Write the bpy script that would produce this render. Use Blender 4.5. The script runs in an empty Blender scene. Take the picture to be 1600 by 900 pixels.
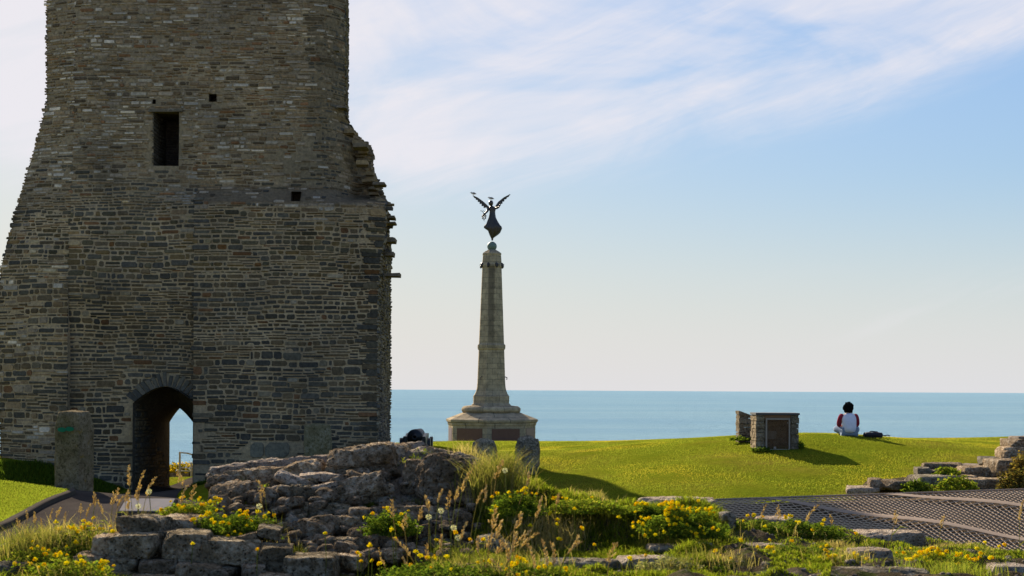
import bpy, bmesh, math, random
import numpy as np
from mathutils import Vector, Matrix, noise as mn

rng = np.random.default_rng(7)
random.seed(7)
C = bpy.context.scene.collection
sc = bpy.context.scene
R = math.radians

# ------------------------------------------------------------------ camera, sky, sun, exposure
F = 2222.0                 # focal length in pixels of the 1600 px wide photograph
HY = 609.0                 # horizon row at the middle of the picture
EYE = 2.2
ROLL = 0.0055
cam_d = bpy.data.cameras.new('camera')
cam = bpy.data.objects.new('camera', cam_d)
C.objects.link(cam)
sc.camera = cam
cam_d.sensor_width = 36.0
cam_d.lens = 36.0 * F / 1600.0
cam_d.shift_y = (HY - 450.0) / 1600.0
cam_d.clip_end = 200000.0
# a turn about +Y leans the camera so that the right end of the horizon sits lower
cam.matrix_world = Matrix.Translation((0, 0, EYE)) @ Matrix.Rotation(-ROLL, 4, 'Y') @ Matrix.Rotation(R(90), 4, 'X')
cam_d.dof.use_dof = True
cam_d.dof.focus_distance = 38.0
cam_d.dof.aperture_fstop = 8.0

SUN_AZ, SUN_EL = 25.0, 26.0       # degrees left of straight ahead, degrees up
world = bpy.data.worlds.new('World')
sc.world = world
world.use_nodes = True
wn, wl = world.node_tree.nodes, world.node_tree.links
wn.clear()


def wmath(op, a, b=None, c=None, clamp=False):
    n = wn.new('ShaderNodeMath'); n.operation = op; n.use_clamp = clamp
    for i, v in enumerate((a, b, c)):
        if v is None: continue
        if isinstance(v, (int, float)): n.inputs[i].default_value = v
        else: wl.new(v, n.inputs[i])
    return n.outputs[0]


def wsmooth(v, lo, hi):
    n = wn.new('ShaderNodeMapRange'); n.interpolation_type = 'SMOOTHSTEP'
    wl.new(v, n.inputs[0]); n.inputs[1].default_value = lo; n.inputs[2].default_value = hi
    return n.outputs[0]


def wnoise(x, y, scale, detail, rough, dist=0.0):
    cb = wn.new('ShaderNodeCombineXYZ'); wl.new(x, cb.inputs[0]); wl.new(y, cb.inputs[1])
    n = wn.new('ShaderNodeTexNoise'); n.inputs['Scale'].default_value = scale
    n.inputs['Detail'].default_value = detail; n.inputs['Roughness'].default_value = rough
    n.inputs['Distortion'].default_value = dist
    wl.new(cb.outputs[0], n.inputs['Vector'])
    return n.outputs['Fac']


sky = wn.new('ShaderNodeTexSky'); sky.sky_type = 'NISHITA'; sky.sun_disc = False
sky.sun_elevation = R(SUN_EL); sky.sun_rotation = R(-SUN_AZ)
sky.altitude = 20; sky.air_density = 1.0; sky.dust_density = 0.7; sky.ozone_density = 2.0
tc = wn.new('ShaderNodeTexCoord')
sp = wn.new('ShaderNodeSeparateXYZ'); wl.new(tc.outputs['Generated'], sp.inputs[0])
az = wmath('ARCTAN2', sp.outputs[0], sp.outputs[1])
el = wmath('ARCSINE', sp.outputs[2])
# cirrus: a broad bank whose lower edge rises to the right, combed along that edge
edge = wmath('ADD', wmath('MULTIPLY_ADD', az, 0.12, 0.1385), wmath('MULTIPLY', wmath('MULTIPLY', az, az), 0.31))
along = wmath('ADD', wmath('MULTIPLY', az, 0.95), wmath('MULTIPLY', el, 0.31))
across = wmath('SUBTRACT', wmath('MULTIPLY', el, 0.95), wmath('MULTIPLY', az, 0.31))
warp = wnoise(az, el, 7.0, 3, 0.55)
streak = wnoise(wmath('MULTIPLY', along, 3.0), wmath('MULTIPLY_ADD', warp, 0.35, wmath('MULTIPLY', across, 17.0)), 1.0, 6, 0.62, 0.5)
fine = wnoise(wmath('MULTIPLY', along, 9.0), wmath('MULTIPLY_ADD', warp, 0.6, wmath('MULTIPLY', across, 60.0)), 1.0, 5, 0.65, 0.8)
clump = wnoise(wmath('MULTIPLY', az, 1.0), wmath('MULTIPLY', el, 1.9), 6.0, 5, 0.6, 0.9)
above = wmath('ADD', wmath('SUBTRACT', el, edge), wmath('MULTIPLY', wmath('SUBTRACT', fine, 0.5), 0.035))
bank = wsmooth(above, -0.012, 0.035)
body = wmath('ADD', wmath('MULTIPLY', wsmooth(clump, 0.32, 0.62), 0.55), wmath('MULTIPLY', wsmooth(streak, 0.36, 0.66), 0.55))
body = wmath('ADD', body, wmath('MULTIPLY', wmath('SUBTRACT', fine, 0.5), 0.35))
body = wmath('ADD', body, wmath('MULTIPLY', wsmooth(az, 0.05, -0.30), 0.30))
cl_hi = wmath('MULTIPLY', bank, body, None, True)
# thin scraps low on the right
lowband = wmath('MULTIPLY', wsmooth(el, 0.025, 0.05), wsmooth(el, 0.10, 0.065))
lowband = wmath('MULTIPLY', lowband, wsmooth(az, 0.10, 0.24))
cl_lo = wmath('MULTIPLY', lowband, wmath('MULTIPLY', wsmooth(streak, 0.45, 0.75), 0.5))
cl = wmath('ADD', cl_hi, cl_lo, None, True)
cl = wmath('MULTIPLY', cl, 0.86)
mix = wn.new('ShaderNodeMix'); mix.data_type = 'RGBA'
# the thin veil of evening haze: it tames the glare towards the sun and pales the horizon
bw = wn.new('ShaderNodeRGBToBW'); wl.new(sky.outputs[0], bw.inputs[0])
den = wmath('DIVIDE', 1.0, wmath('MULTIPLY_ADD', bw.outputs[0], 1 / 3.7, 1.0))
vs = wn.new('ShaderNodeVectorMath'); vs.operation = 'SCALE'; wl.new(sky.outputs[0], vs.inputs[0]); wl.new(den, vs.inputs['Scale'])
hz = wn.new('ShaderNodeMix'); hz.data_type = 'RGBA'
hs = wn.new('ShaderNodeHueSaturation'); hs.inputs['Saturation'].default_value = 1.06; hs.inputs['Value'].default_value = 1.0
vt = wn.new('ShaderNodeVectorMath'); vt.operation = 'MULTIPLY'; wl.new(vs.outputs[0], vt.inputs[0]); vt.inputs[1].default_value = (.95, .99, 1.06); wl.new(vt.outputs[0], hs.inputs['Color'])
wl.new(wmath('MULTIPLY', wsmooth(el, 0.16, -0.02), 0.93), hz.inputs[0]); wl.new(hs.outputs[0], hz.inputs[6]); hz.inputs[7].default_value = (2.80, 2.84, 3.0, 1)
wl.new(cl, mix.inputs[0]); wl.new(hz.outputs[2], mix.inputs[6])
CLOUD = (3.25, 3.14, 3.32)
mix.inputs[7].default_value = (*CLOUD, 1)
bg = wn.new('ShaderNodeBackground'); bg.inputs[1].default_value = 0.10
wl.new(mix.outputs[2], bg.inputs[0])
wo = wn.new('ShaderNodeOutputWorld'); wl.new(bg.outputs[0], wo.inputs[0])

sun_d = bpy.data.lights.new('sun', 'SUN'); sun_d.energy = 5.0; sun_d.angle = R(0.5); sun_d.color = (1.0, 0.86, 0.66)
sun = bpy.data.objects.new('sun', sun_d); C.objects.link(sun)
sdir = Vector((-math.sin(R(SUN_AZ)) * math.cos(R(SUN_EL)), math.cos(R(SUN_AZ)) * math.cos(R(SUN_EL)), math.sin(R(SUN_EL))))
sun.rotation_euler = sdir.to_track_quat('Z', 'Y').to_euler()
sun.location = (-20, 30, 30)
sc.view_settings.view_transform = 'Standard'
sc.view_settings.look = 'None'
sc.view_settings.gamma = 1.0
sc.view_settings.exposure = 1.4
sc.cycles.max_bounces = 6
sc.cycles.transparent_max_bounces = 6


# ------------------------------------------------------------------ helpers
def P(px, py, d):
    """the place in the world that the photograph shows at (px, py), at depth d"""
    u, v = px - 800.0, HY - py
    return Vector(((u - ROLL * v) * d / F, d, EYE + (v + ROLL * u) * d / F))


def tag(o, label=None, cat=None, group=None, kind=None):
    if label: o['label'] = label
    if cat: o['category'] = cat
    if group: o['group'] = group
    if kind: o['kind'] = kind
    return o


def empty(name, loc):
    o = bpy.data.objects.new(name, None); o.empty_display_size = 0.2
    o.location = loc; C.objects.link(o)
    return o


def mesh_obj(name, verts, faces, mat, parent=None, cols=None, smooth=False, loc=None):
    """verts in world coordinates; the object sits at loc"""
    v = np.asarray(verts, dtype=np.float64).reshape(-1, 3)
    base = np.array(loc if loc is not None else (0, 0, 0), dtype=np.float64)
    v = v - base
    me = bpy.data.meshes.new(name)
    if isinstance(faces, np.ndarray):
        n, k = faces.shape
        me.vertices.add(len(v)); me.vertices.foreach_set('co', v.astype(np.float32).ravel())
        me.loops.add(n * k); me.loops.foreach_set('vertex_index', faces.astype(np.int32).ravel())
        me.polygons.add(n)
        me.polygons.foreach_set('loop_start', np.arange(0, n * k, k, dtype=np.int32))
        me.update(calc_edges=True); me.validate()
    else:
        me.from_pydata(v.tolist(), [], faces); me.update()
    if cols is not None:
        a = me.attributes.new('col', 'FLOAT_COLOR', 'POINT')
        c = np.ones((len(v), 4), dtype=np.float32); c[:, :3] = np.asarray(cols, dtype=np.float32).reshape(-1, 3)
        a.data.foreach_set('color', c.ravel())
    me.materials.append(mat)
    if smooth: me.polygons.foreach_set('use_smooth', np.ones(len(me.polygons), dtype=bool))
    o = bpy.data.objects.new(name, me); C.objects.link(o)
    o.location = base
    if parent is not None:
        o.parent = parent; o.location = Vector(base) - parent.location
    return o


class MB:
    def __init__(s): s.v = []; s.f = []; s.c = []
    def add(s, verts, faces, col=None):
        b = len(s.v); s.v += [tuple(p) for p in verts]; s.f += [tuple(i + b for i in f) for f in faces]
        if col is not None: s.c += [col] * len(verts)
    def box(s, lo, hi, col=None, jit=0.0, rot=0.0):
        p = [Vector((x, y, z)) for z in (lo[2], hi[2]) for y in (lo[1], hi[1]) for x in (lo[0], hi[0])]
        c = (Vector(lo) + Vector(hi)) / 2
        if jit: p = [q + Vector([random.uniform(-jit, jit) for _ in range(3)]) for q in p]
        if rot: p = [c + Matrix.Rotation(rot, 3, 'Z') @ (q - c) for q in p]
        s.add(p, [(0, 2, 3, 1), (4, 5, 7, 6), (0, 1, 5, 4), (1, 3, 7, 5), (3, 2, 6, 7), (2, 0, 4, 6)], col)
    def tube(s, pts, rad, n=6, col=None):
        pts = [Vector(p) for p in pts]
        if not hasattr(rad, '__len__'): rad = [rad] * len(pts)
        b = len(s.v)
        for i, p in enumerate(pts):
            t = (pts[min(i + 1, len(pts) - 1)] - pts[max(i - 1, 0)]).normalized()
            a = t.cross(Vector((0, 0, 1)) if abs(t.z) < .95 else Vector((1, 0, 0))).normalized(); bb = t.cross(a)
            for k in range(n):
                w = 2 * math.pi * k / n
                s.v.append(tuple(p + (a * math.cos(w) + bb * math.sin(w)) * rad[i]))
                if col is not None: s.c.append(col)
        for i in range(len(pts) - 1):
            for k in range(n):
                s.f.append((b + i * n + k, b + i * n + (k + 1) % n, b + (i + 1) * n + (k + 1) % n, b + (i + 1) * n + k))
        s.f.append(tuple(b + k for k in range(n))[::-1]); e = b + (len(pts) - 1) * n
        s.f.append(tuple(e + k for k in range(n)))
    def lathe(s, prof, center, n=16, rot=0.0, col=None, caps=True):
        b = len(s.v); cx, cy, cz = center
        for r, z in prof:
            for k in range(n):
                w = rot + 2 * math.pi * k / n
                s.v.append((cx + r * math.cos(w), cy + r * math.sin(w), cz + z))
                if col is not None: s.c.append(col)
        for i in range(len(prof) - 1):
            for k in range(n):
                s.f.append((b + i * n + k, b + i * n + (k + 1) % n, b + (i + 1) * n + (k + 1) % n, b + (i + 1) * n + k))
        if caps:
            s.f.append(tuple(b + k for k in range(n))[::-1]); e = b + (len(prof) - 1) * n
            s.f.append(tuple(e + k for k in range(n)))
    def ball(s, c, r, n=10, m=7, col=None, rotm=None):
        if not hasattr(r, '__len__'): r = (r, r, r)
        b = len(s.v)
        for j in range(m + 1):
            ph = math.pi * j / m
            for k in range(n):
                w = 2 * math.pi * k / n
                q = Vector((r[0] * math.sin(ph) * math.cos(w), r[1] * math.sin(ph) * math.sin(w), r[2] * math.cos(ph)))
                if rotm is not None: q = rotm @ q
                s.v.append(tuple(Vector(c) + q))
                if col is not None: s.c.append(col)
        for j in range(m):
            for k in range(n):
                s.f.append((b + j * n + k, b + (j + 1) * n + k, b + (j + 1) * n + (k + 1) % n, b + j * n + (k + 1) % n))
    def build(s, name, mat, parent=None, smooth=False, loc=None):
        return mesh_obj(name, s.v, s.f, mat, parent, s.c if len(s.c) == len(s.v) and s.c else None, smooth, loc)


# ------------------------------------------------------------------ materials
class NT:
    def __init__(s, name):
        s.m = bpy.data.materials.new(name); s.m.use_nodes = True
        s.n, s.l = s.m.node_tree.nodes, s.m.node_tree.links
        s.bsdf = s.n['Principled BSDF']; s.out = s.n['Material Output']
        s.bsdf.inputs['Roughness'].default_value = 0.9
        s.bsdf.inputs['Specular IOR Level'].default_value = 0.0
        s._o = None
    def coord(s, kind='Object'):
        n = s.n.new('ShaderNodeTexCoord'); return n.outputs[kind]
    def pos(s):
        return s.n.new('ShaderNodeNewGeometry').outputs['Position']
    def attr(s, name='col'):
        n = s.n.new('ShaderNodeAttribute'); n.attribute_name = name; return n.outputs['Color']
    def noise(s, vec, scale, detail=6, rough=.6, dist=0.0):
        n = s.n.new('ShaderNodeTexNoise'); s.l.new(vec, n.inputs['Vector'])
        n.inputs['Scale'].default_value = scale; n.inputs['Detail'].default_value = detail
        n.inputs['Roughness'].default_value = rough; n.inputs['Distortion'].default_value = dist
        return n.outputs['Fac']
    def voro(s, vec, scale, feature='F1', out='Distance', rnd=1.0):
        n = s.n.new('ShaderNodeTexVoronoi'); n.feature = feature; s.l.new(vec, n.inputs['Vector'])
        n.inputs['Scale'].default_value = scale; n.inputs['Randomness'].default_value = rnd
        return n.outputs[out]
    def scale(s, vec, xyz):
        n = s.n.new('ShaderNodeMapping'); s.l.new(vec, n.inputs[0]); n.inputs['Scale'].default_value = xyz; return n.outputs[0]
    def ramp(s, fac, stops):
        n = s.n.new('ShaderNodeValToRGB'); s.l.new(fac, n.inputs[0]); e = n.color_ramp.elements
        e[0].position = stops[0][0]; e[0].color = (*stops[0][1], 1); e[1].position = stops[-1][0]; e[1].color = (*stops[-1][1], 1)
        for p, c in stops[1:-1]:
            q = e.new(p); q.color = (*c, 1)
        return n.outputs[0]
    def rng(s, v, a, b, c=0.0, d=1.0):
        n = s.n.new('ShaderNodeMapRange'); n.interpolation_type = 'SMOOTHSTEP'; s.l.new(v, n.inputs[0])
        for i, q in enumerate((a, b, c, d)): n.inputs[i + 1].default_value = q
        return n.outputs[0]
    def math(s, op, a, b=None, clamp=False):
        n = s.n.new('ShaderNodeMath'); n.operation = op; n.use_clamp = clamp
        for i, v in enumerate((a, b)):
            if v is None: continue
            if isinstance(v, (int, float)): n.inputs[i].default_value = v
            else: s.l.new(v, n.inputs[i])
        return n.outputs[0]
    def mix(s, f, a, b, mode='MIX'):
        n = s.n.new('ShaderNodeMix'); n.data_type = 'RGBA'; n.blend_type = mode
        for i, v in ((0, f), (6, a), (7, b)):
            if isinstance(v, (int, float)): n.inputs[i].default_value = v
            elif isinstance(v, tuple): n.inputs[i].default_value = (*v, 1)
            else: s.l.new(v, n.inputs[i])
        return n.outputs[2]
    def bump(s, h, strength, dist):
        n = s.n.new('ShaderNodeBump'); n.inputs['Strength'].default_value = strength; n.inputs['Distance'].default_value = dist
        s.l.new(h, n.inputs['Height']); s.l.new(n.outputs[0], s.bsdf.inputs['Normal']); return n.outputs[0]
    def color(s, c):
        if isinstance(c, tuple): s.bsdf.inputs['Base Color'].default_value = (*c, 1)
        else: s.l.new(c, s.bsdf.inputs['Base Color'])
    def translucent(s, col, fac):
        t = s.n.new('ShaderNodeBsdfTranslucent'); s.l.new(col, t.inputs['Color'])
        x = s.n.new('ShaderNodeMixShader'); x.inputs[0].default_value = fac
        s.l.new(s.bsdf.outputs[0], x.inputs[1]); s.l.new(t.outputs[0], x.inputs[2]); s.l.new(x.outputs[0], s.out.inputs[0])


def m_plain(name, col, rough=.7, metal=0.0, var=.25, sc_=6.0):
    t = NT(name); v = t.noise(t.coord(), sc_, 5, .6)
    t.color(t.mix(v, tuple(c * (1 - var) for c in col), tuple(min(1, c * (1 + var)) for c in col)))
    t.bsdf.inputs['Roughness'].default_value = rough; t.bsdf.inputs['Metallic'].default_value = metal
    if rough < .65: t.bsdf.inputs['Specular IOR Level'].default_value = .3
    t.bump(v, .2, .01)
    return t.m


def m_masonry():
    t = NT('tower_stone'); p = t.pos(); c = t.attr()
    n1 = t.noise(p, 14, 6, .65); n2 = t.noise(p, 55, 4, .7); n3 = t.noise(p, .55, 4, .6)
    col = t.mix(1.0, c, t.ramp(n1, [(.25, (.55, .55, .55)), (.5, (1, 1, 1)), (.78, (1.55, 1.5, 1.4))]), 'MULTIPLY')
    col = t.mix(1.0, col, t.ramp(n3, [(.3, (.75, .77, .8)), (.7, (1.2, 1.17, 1.1))]), 'MULTIPLY')
    col = t.mix(t.rng(n2, .62, .74, 0, .55), col, (.30, .295, .27))
    t.color(col); t.bump(t.math('ADD', n1, t.math('MULTIPLY', n2, .5)), .7, .03)
    return t.m


def m_rock(name, dark, mid, light, lich=.5, sc_=1.0, moss=0.0, relief=1.0):
    t = NT(name); o = t.coord()
    inf = t.n.new('ShaderNodeObjectInfo')
    va = t.n.new('ShaderNodeVectorMath'); va.operation = 'ADD'; t.l.new(o, va.inputs[0])
    cb = t.n.new('ShaderNodeCombineXYZ')
    for i in range(3): t.l.new(t.math('MULTIPLY', inf.outputs['Random'], 37.0 + 11 * i), cb.inputs[i])
    t.l.new(cb.outputs[0], va.inputs[1]); o = va.outputs[0]
    n1 = t.noise(o, 5 * sc_, 8, .65, .3); n2 = t.noise(o, 28 * sc_, 6, .7); n3 = t.noise(o, 90 * sc_, 3, .6)
    v1 = t.voro(o, 20 * sc_)
    col = t.ramp(n1, [(.28, dark), (.5, mid), (.72, light)])
    col = t.mix(t.rng(n2, .36, .5, .75, 0), col, tuple(q * .4 for q in dark))
    v2 = t.voro(o, 46 * sc_); col = t.mix(t.rng(v2, .28, .12, 0, .7), col, tuple(q * .35 for q in dark))
    col = t.mix(t.rng(n3, .3, .7), t.mix(.0, col, col), t.mix(1.0, col, (1.5, 1.48, 1.42), 'MULTIPLY'))
    spots = t.math('MULTIPLY', t.rng(n2, .52, .58), t.rng(n1, .40, .52))
    col = t.mix(t.math('MULTIPLY', spots, lich), col, (.50, .465, .40))
    n4 = t.noise(o, 11 * sc_, 4, .6)
    col = t.mix(t.rng(n4, .64, .70, 0, .7), col, (.22, .15, .04))
    if moss:
        col = t.mix(t.rng(t.noise(o, 3 * sc_, 5, .6), .5, .62, 0, moss), col, (.05, .07, .015))
    tint = t.ramp(inf.outputs['Random'], [(0, (.68, .67, .66)), (.5, (1, .96, .9)), (1, (1.3, 1.22, 1.1))])
    t.color(t.mix(1.0, col, tint, 'MULTIPLY'))
    h = t.math('ADD', t.math('MULTIPLY', n1, 1.0), t.math('MULTIPLY', n2, .55))
    h = t.math('ADD', h, t.math('MULTIPLY', n3, .18)); h = t.math('ADD', h, t.math('MULTIPLY', v1, .25))
    h = t.math('ADD', h, t.math('MULTIPLY', t.rng(v2, .0, .35), .35)); t.bump(h, relief, .075 / sc_)
    return t.m


def m_leaf(name, trans=.45, gloss=.5):
    t = NT(name); c = t.attr(); t.color(c); t.bsdf.inputs['Specular IOR Level'].default_value = 0; gloss = max(gloss, .7)
    t.bsdf.inputs['Roughness'].default_value = gloss
    bright = t.mix(1.0, c, (1.5, 1.55, .9), 'MULTIPLY')
    t.translucent(bright, trans)
    return t.m


def m_ground():
    t = NT('lawn_soil'); p = t.pos()
    n1 = t.noise(p, .45, 6, .6); n2 = t.noise(p, 9, 6, .7); n3 = t.noise(p, 40, 3, .7)
    col = t.ramp(n1, [(.3, (.095, .125, .009)), (.5, (.12, .135, .010)), (.72, (.15, .13, .02))])
    col = t.mix(1.0, col, t.ramp(n2, [(.25, (.6, .6, .6)), (.75, (1.4, 1.4, 1.3))]), 'MULTIPLY')
    t.bsdf.inputs['Specular IOR Level'].default_value = 0; t.color(col); t.bump(t.math('ADD', n2, n3), .8, .05)
    return t.m


def m_earth():
    t = NT('earth'); p = t.pos()
    n1 = t.noise(p, 2.2, 6, .6); n2 = t.noise(p, 26, 6, .7); n3 = t.noise(p, 9, 5, .65)
    col = t.ramp(n1, [(.3, (.035, .03, .02)), (.5, (.075, .058, .038)), (.7, (.15, .125, .095))])
    col = t.mix(t.rng(n3, .48, .6, 0, .8), col, (.045, .06, .014))
    col = t.mix(t.rng(n2, .56, .7, 0, .7), col, (.24, .22, .19))
    rk = t.ramp(n3, [(.3, (.07, .055, .04)), (.5, (.17, .14, .105)), (.68, (.30, .265, .225))])
    rk = t.mix(t.rng(n2, .36, .5, .8, 0), rk, (.035, .028, .02))
    col = t.mix(t.attr(), col, rk)
    t.color(col); t.bump(t.math('ADD', n2, t.math('MULTIPLY', n1, .7)), 1.0, .05)
    return t.m


def m_path():
    t = NT('asphalt'); p = t.pos()
    n1 = t.noise(p, 1.1, 5, .6); n2 = t.noise(p, 70, 3, .7); n3 = t.noise(t.scale(p, (1, .35, 1)), 3.0, 5, .6)
    col = t.ramp(n1, [(.3, (.036, .031, .029)), (.7, (.058, .05, .045))])
    col = t.mix(t.rng(n3, .55, .68, 0, .5), col, (.075, .064, .055))
    col = t.mix(t.rng(n2, .6, .7, 0, .5), col, (.12, .11, .10))
    t.color(col); t.bump(n2, .5, .01)
    return t.m


def m_sea():
    t = NT('sea_water'); p = t.pos()
    ps = t.scale(p, (.22, .8, 1))
    a = t.noise(ps, .55, 6, .6, .4); b = t.noise(ps, .12, 5, .6); c = t.noise(t.scale(p, (.35, 1, 1)), .006, 4, .6)
    col = t.ramp(c, [(.35, (.155, .262, .355)), (.65, (.185, .295, .37))])
    w = t.noise(t.scale(p, (.10, .35, 1)), 1.0, 6, .65, .3)
    col = t.mix(1.0, col, t.ramp(w, [(.3, (.86, .88, .9)), (.7, (1.13, 1.11, 1.09))]), 'MULTIPLY')
    t.color(col)
    t.bsdf.inputs['Roughness'].default_value = .35; t.bsdf.inputs['IOR'].default_value = 1.33
    t.bsdf.inputs['Specular IOR Level'].default_value = 0.0
    t.bump(t.math('ADD', t.math('MULTIPLY', a, .8), b), 1.0, 3.0)
    return t.m


def m_granite():
    t = NT('memorial_granite'); p = t.coord()
    s = t.n.new('ShaderNodeSeparateXYZ'); t.l.new(p, s.inputs[0])
    ang = t.math('ARCTAN2', s.outputs[1], s.outputs[0])
    cb = t.n.new('ShaderNodeCombineXYZ'); t.l.new(t.math('MULTIPLY', ang, .75), cb.inputs[0]); t.l.new(s.outputs[2], cb.inputs[1])
    br = t.n.new('ShaderNodeTexBrick'); t.l.new(cb.outputs[0], br.inputs['Vector'])
    br.inputs['Scale'].default_value = 1.0; br.inputs['Brick Width'].default_value = .55; br.inputs['Row Height'].default_value = .30
    br.inputs['Mortar Size'].default_value = .011; br.inputs['Bias'].default_value = .0
    br.inputs['Color1'].default_value = (.36, .30, .215, 1); br.inputs['Color2'].default_value = (.30, .25, .18, 1)
    br.inputs['Mortar'].default_value = (.17, .145, .11, 1)
    n1 = t.noise(p, 3, 6, .65); n2 = t.noise(p, 30, 4, .7)
    col = t.mix(1.0, br.outputs['Color'], t.ramp(n1, [(.3, (.62, .62, .62)), (.7, (1.35, 1.32, 1.25))]), 'MULTIPLY')
    col = t.mix(1.0, col, t.ramp(n2, [(.3, (.8, .8, .8)), (.7, (1.2, 1.2, 1.2))]), 'MULTIPLY')
    # a weather stain down the landward face of the upper shaft
    xs = t.math('ADD', s.outputs[0], t.math('MULTIPLY', t.math('SUBTRACT', n1, .5), .25))
    st = t.math('MULTIPLY', t.rng(t.math('ABSOLUTE', xs), .22, .12), t.rng(s.outputs[1], 0, -.2))
    st = t.math('MULTIPLY', st, t.math('MULTIPLY', t.rng(s.outputs[2], 4.6, 6.6), t.rng(s.outputs[2], 10.2, 9.9)))
    col = t.mix(t.math('MULTIPLY', st, .62), col, (.065, .055, .045))
    t.color(col); t.bump(t.math('ADD', t.math('MULTIPLY', br.outputs['Fac'], -.6), n2), .6, .03)
    return t.m


M = dict(
    masonry=m_masonry(),
    rock=m_rock('ruin_rock', (.10, .078, .054), (.215, .168, .12), (.37, .31, .24), .55),
    block=m_rock('ruin_block', (.08, .068, .05), (.15, .128, .095), (.26, .23, .18), .4),
    flat=m_rock('flat_stone', (.17, .14, .12), (.27, .23, .20), (.37, .33, .30), .4),
    stand=m_rock('standing_stone', (.10, .082, .05), (.145, .12, .078), (.19, .16, .11), .15, .6, .25, .35),
    olive=m_rock('mossy_stone', (.16, .135, .075), (.23, .20, .12), (.30, .265, .18), .3, .6, .15, .4),
    gray=m_rock('grey_stone', (.09, .082, .07), (.17, .155, .13), (.28, .26, .225), .5, .9, .15),
    leaf=m_leaf('leaves', .42), grass=m_leaf('grass_blades', .55, .45), petal=m_leaf('petals', .45, .5), straw=m_leaf('dry_straw', .4, .7),
    ground=m_ground(), earth=m_earth(), path=m_path(), sea=m_sea(), granite=m_granite(),
    dark=m_plain('void_dark', (.02, .018, .016)), iron=m_plain('black_iron', (.02, .019, .022), .38, .3),
    bronze=m_plain('dark_bronze', (.05, .045, .045), .4, .5), verd=m_plain('green_bronze', (.12, .17, .145), .6, .2),
    panel=m_plain('bronze_panel', (.13, .07, .052), .45, .4), kerb=m_plain('kerb_concrete', (.07, .06, .05)),
    board=m_plain('panel_stone', (.40, .34, .29), .8, 0, .12), steel=m_plain('railing_steel', (.30, .27, .23), .5, .2),
    rust=m_plain('brown_grille', (.22, .13, .075), .7, .2), frame=m_plain('gate_frame', (.25, .21, .175), .6), slate=m_plain('slate_roof', (.05, .05, .055), .5),
    rope=m_plain('net_cord', (.34, .26, .19), .8), web=m_plain('net_webbing', (.26, .205, .165), .8), soil=m_plain('net_soil', (.11, .085, .06), .95, 0, .4, 3.0),
    skin=m_plain('skin', (.42, .25, .17), .6, 0, .05), jeans=m_plain('pale_jeans', (.22, .27, .36), .85, 0, .15, 12), hair=m_plain('black_hair', (.008, .007, .007), .85, 0, .3, 40),
    bag=m_plain('black_bag', (.012, .012, .02), .6), gull=m_plain('gull_feathers', (.5, .48, .52), .8), paint=m_plain('green_paint', (.02, .15, .08), .7),
    beak=m_plain('gull_beak', (.5, .3, .05)), inscr=m_plain('panel_ink', (.2, .18, .17)),
)


def m_shirt():
    t = NT('shirt_cloth'); t.color(t.mix(t.noise(t.coord(), 9, 4, .6), (.55, .55, .68), (.72, .72, .84))); t.bump(t.noise(t.coord(), 9, 4, .6), .5, .03); return t.m


M['shirt'] = m_shirt(); M['sleeve'] = m_plain('red_sleeve', (.24, .03, .05), .85)


# ------------------------------------------------------------------ the lie of the land
def ctrl():
    c = [(-9.0, 36, -.55), (-8.8, 40, -.66), (-9.2, 48, -.85), (-5.2, 17, .6), (-4, 15, .6), (-6.2, 20, .66), (-5.6, 15.5, .62), (-9, 13, .62), (-3, 18, .55), (-2.2, 22, .3), (-15, 13, .6),
         (-7.3, 20.4, .80), (-7.4, 17.5, .71), (-9, 18, .76), (-9.5, 20.6, .82), (-12, 18, .8), (-14, 21, .8), (-19, 18, .8), (-10.2, 27, -.1), (-11.5, 31, -.25), (-14, 28, -.15), (-6, 30, -.25), (-5, 27, .0),
         (-16, 33.5, 0), (-14, 36, .3), (-11.9, 36, .28), (-20, 36, .3), (-30, 40, .2), (-30, 20, .2), tuple(P(200, 779, 31)), tuple(P(190, 779.5, 27)), tuple(P(170, 780, 23.5)), tuple(P(30, 757, 35)), tuple(P(90, 757, 35)),
         (-7.0, 35.6, .0), (-5.5, 35.6, .3), (-3.6, 35.6, .55), (-6, 46, .2), (-14, 46, -.6), (-2, 40, .6), (-1.5, 30, .1), (0, 22, -.1), (0, 12, -.2), (-8, 9, .2), (8, 10, -.3),
         (0, 62, -.2), (-3, 80, -.95), (0, 80, -.9), (6, 80, -.9), (-30, 80, -3.4), (-20, 62, -2.2), (-13, 56, -1.5), (-19, 80, -3.3), (30, 60, .0), (30, 85, -1.3), (12, 50, .3), (20, 46, .5), (5, 52, .3), (8, 20, -.2), (20, 20, -.2), (30, 30, .3), (0, 100, -1.6), (-40, 100, -4.2), (-22, 96, -4.2), (40, 100, -1.6), (0, -10, .2), (-20, -10, 0), (20, -10, 0), (45, 40, .3), (-45, 40, 0), (45, 10, 0), (-45, 10, 0), (-45, 70, -2), (45, 70, -.6)]
    for px, py, d in [(850, 783, 27.6), (1000, 781, 27.6), (1130, 779, 27.8), (1300, 774, 28), (1600, 765, 28.5), (1750, 760, 29), (850, 690, 47), (920, 690, 45), (1000, 688, 43), (1080, 685, 40.5), (1150, 681, 38.5), (1250, 677.5, 37), (1325, 679.5, 36.6), (1450, 688, 38), (1550, 689, 39), (1700, 680, 40), (1215, 701, 33.8), (1100, 730, 31.6), (1400, 725, 31.8), (960, 735, 32.6), (823, 741, 33.2), (757, 728, 34.2), (740, 703, 40)]:
        c.append(tuple(P(px, py, d)))
    return np.array(c)


CT = ctrl()


def _tps(r2):
    return np.where(r2 > 1e-9, 0.5 * r2 * np.log(np.maximum(r2, 1e-9)), 0.0)


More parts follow.
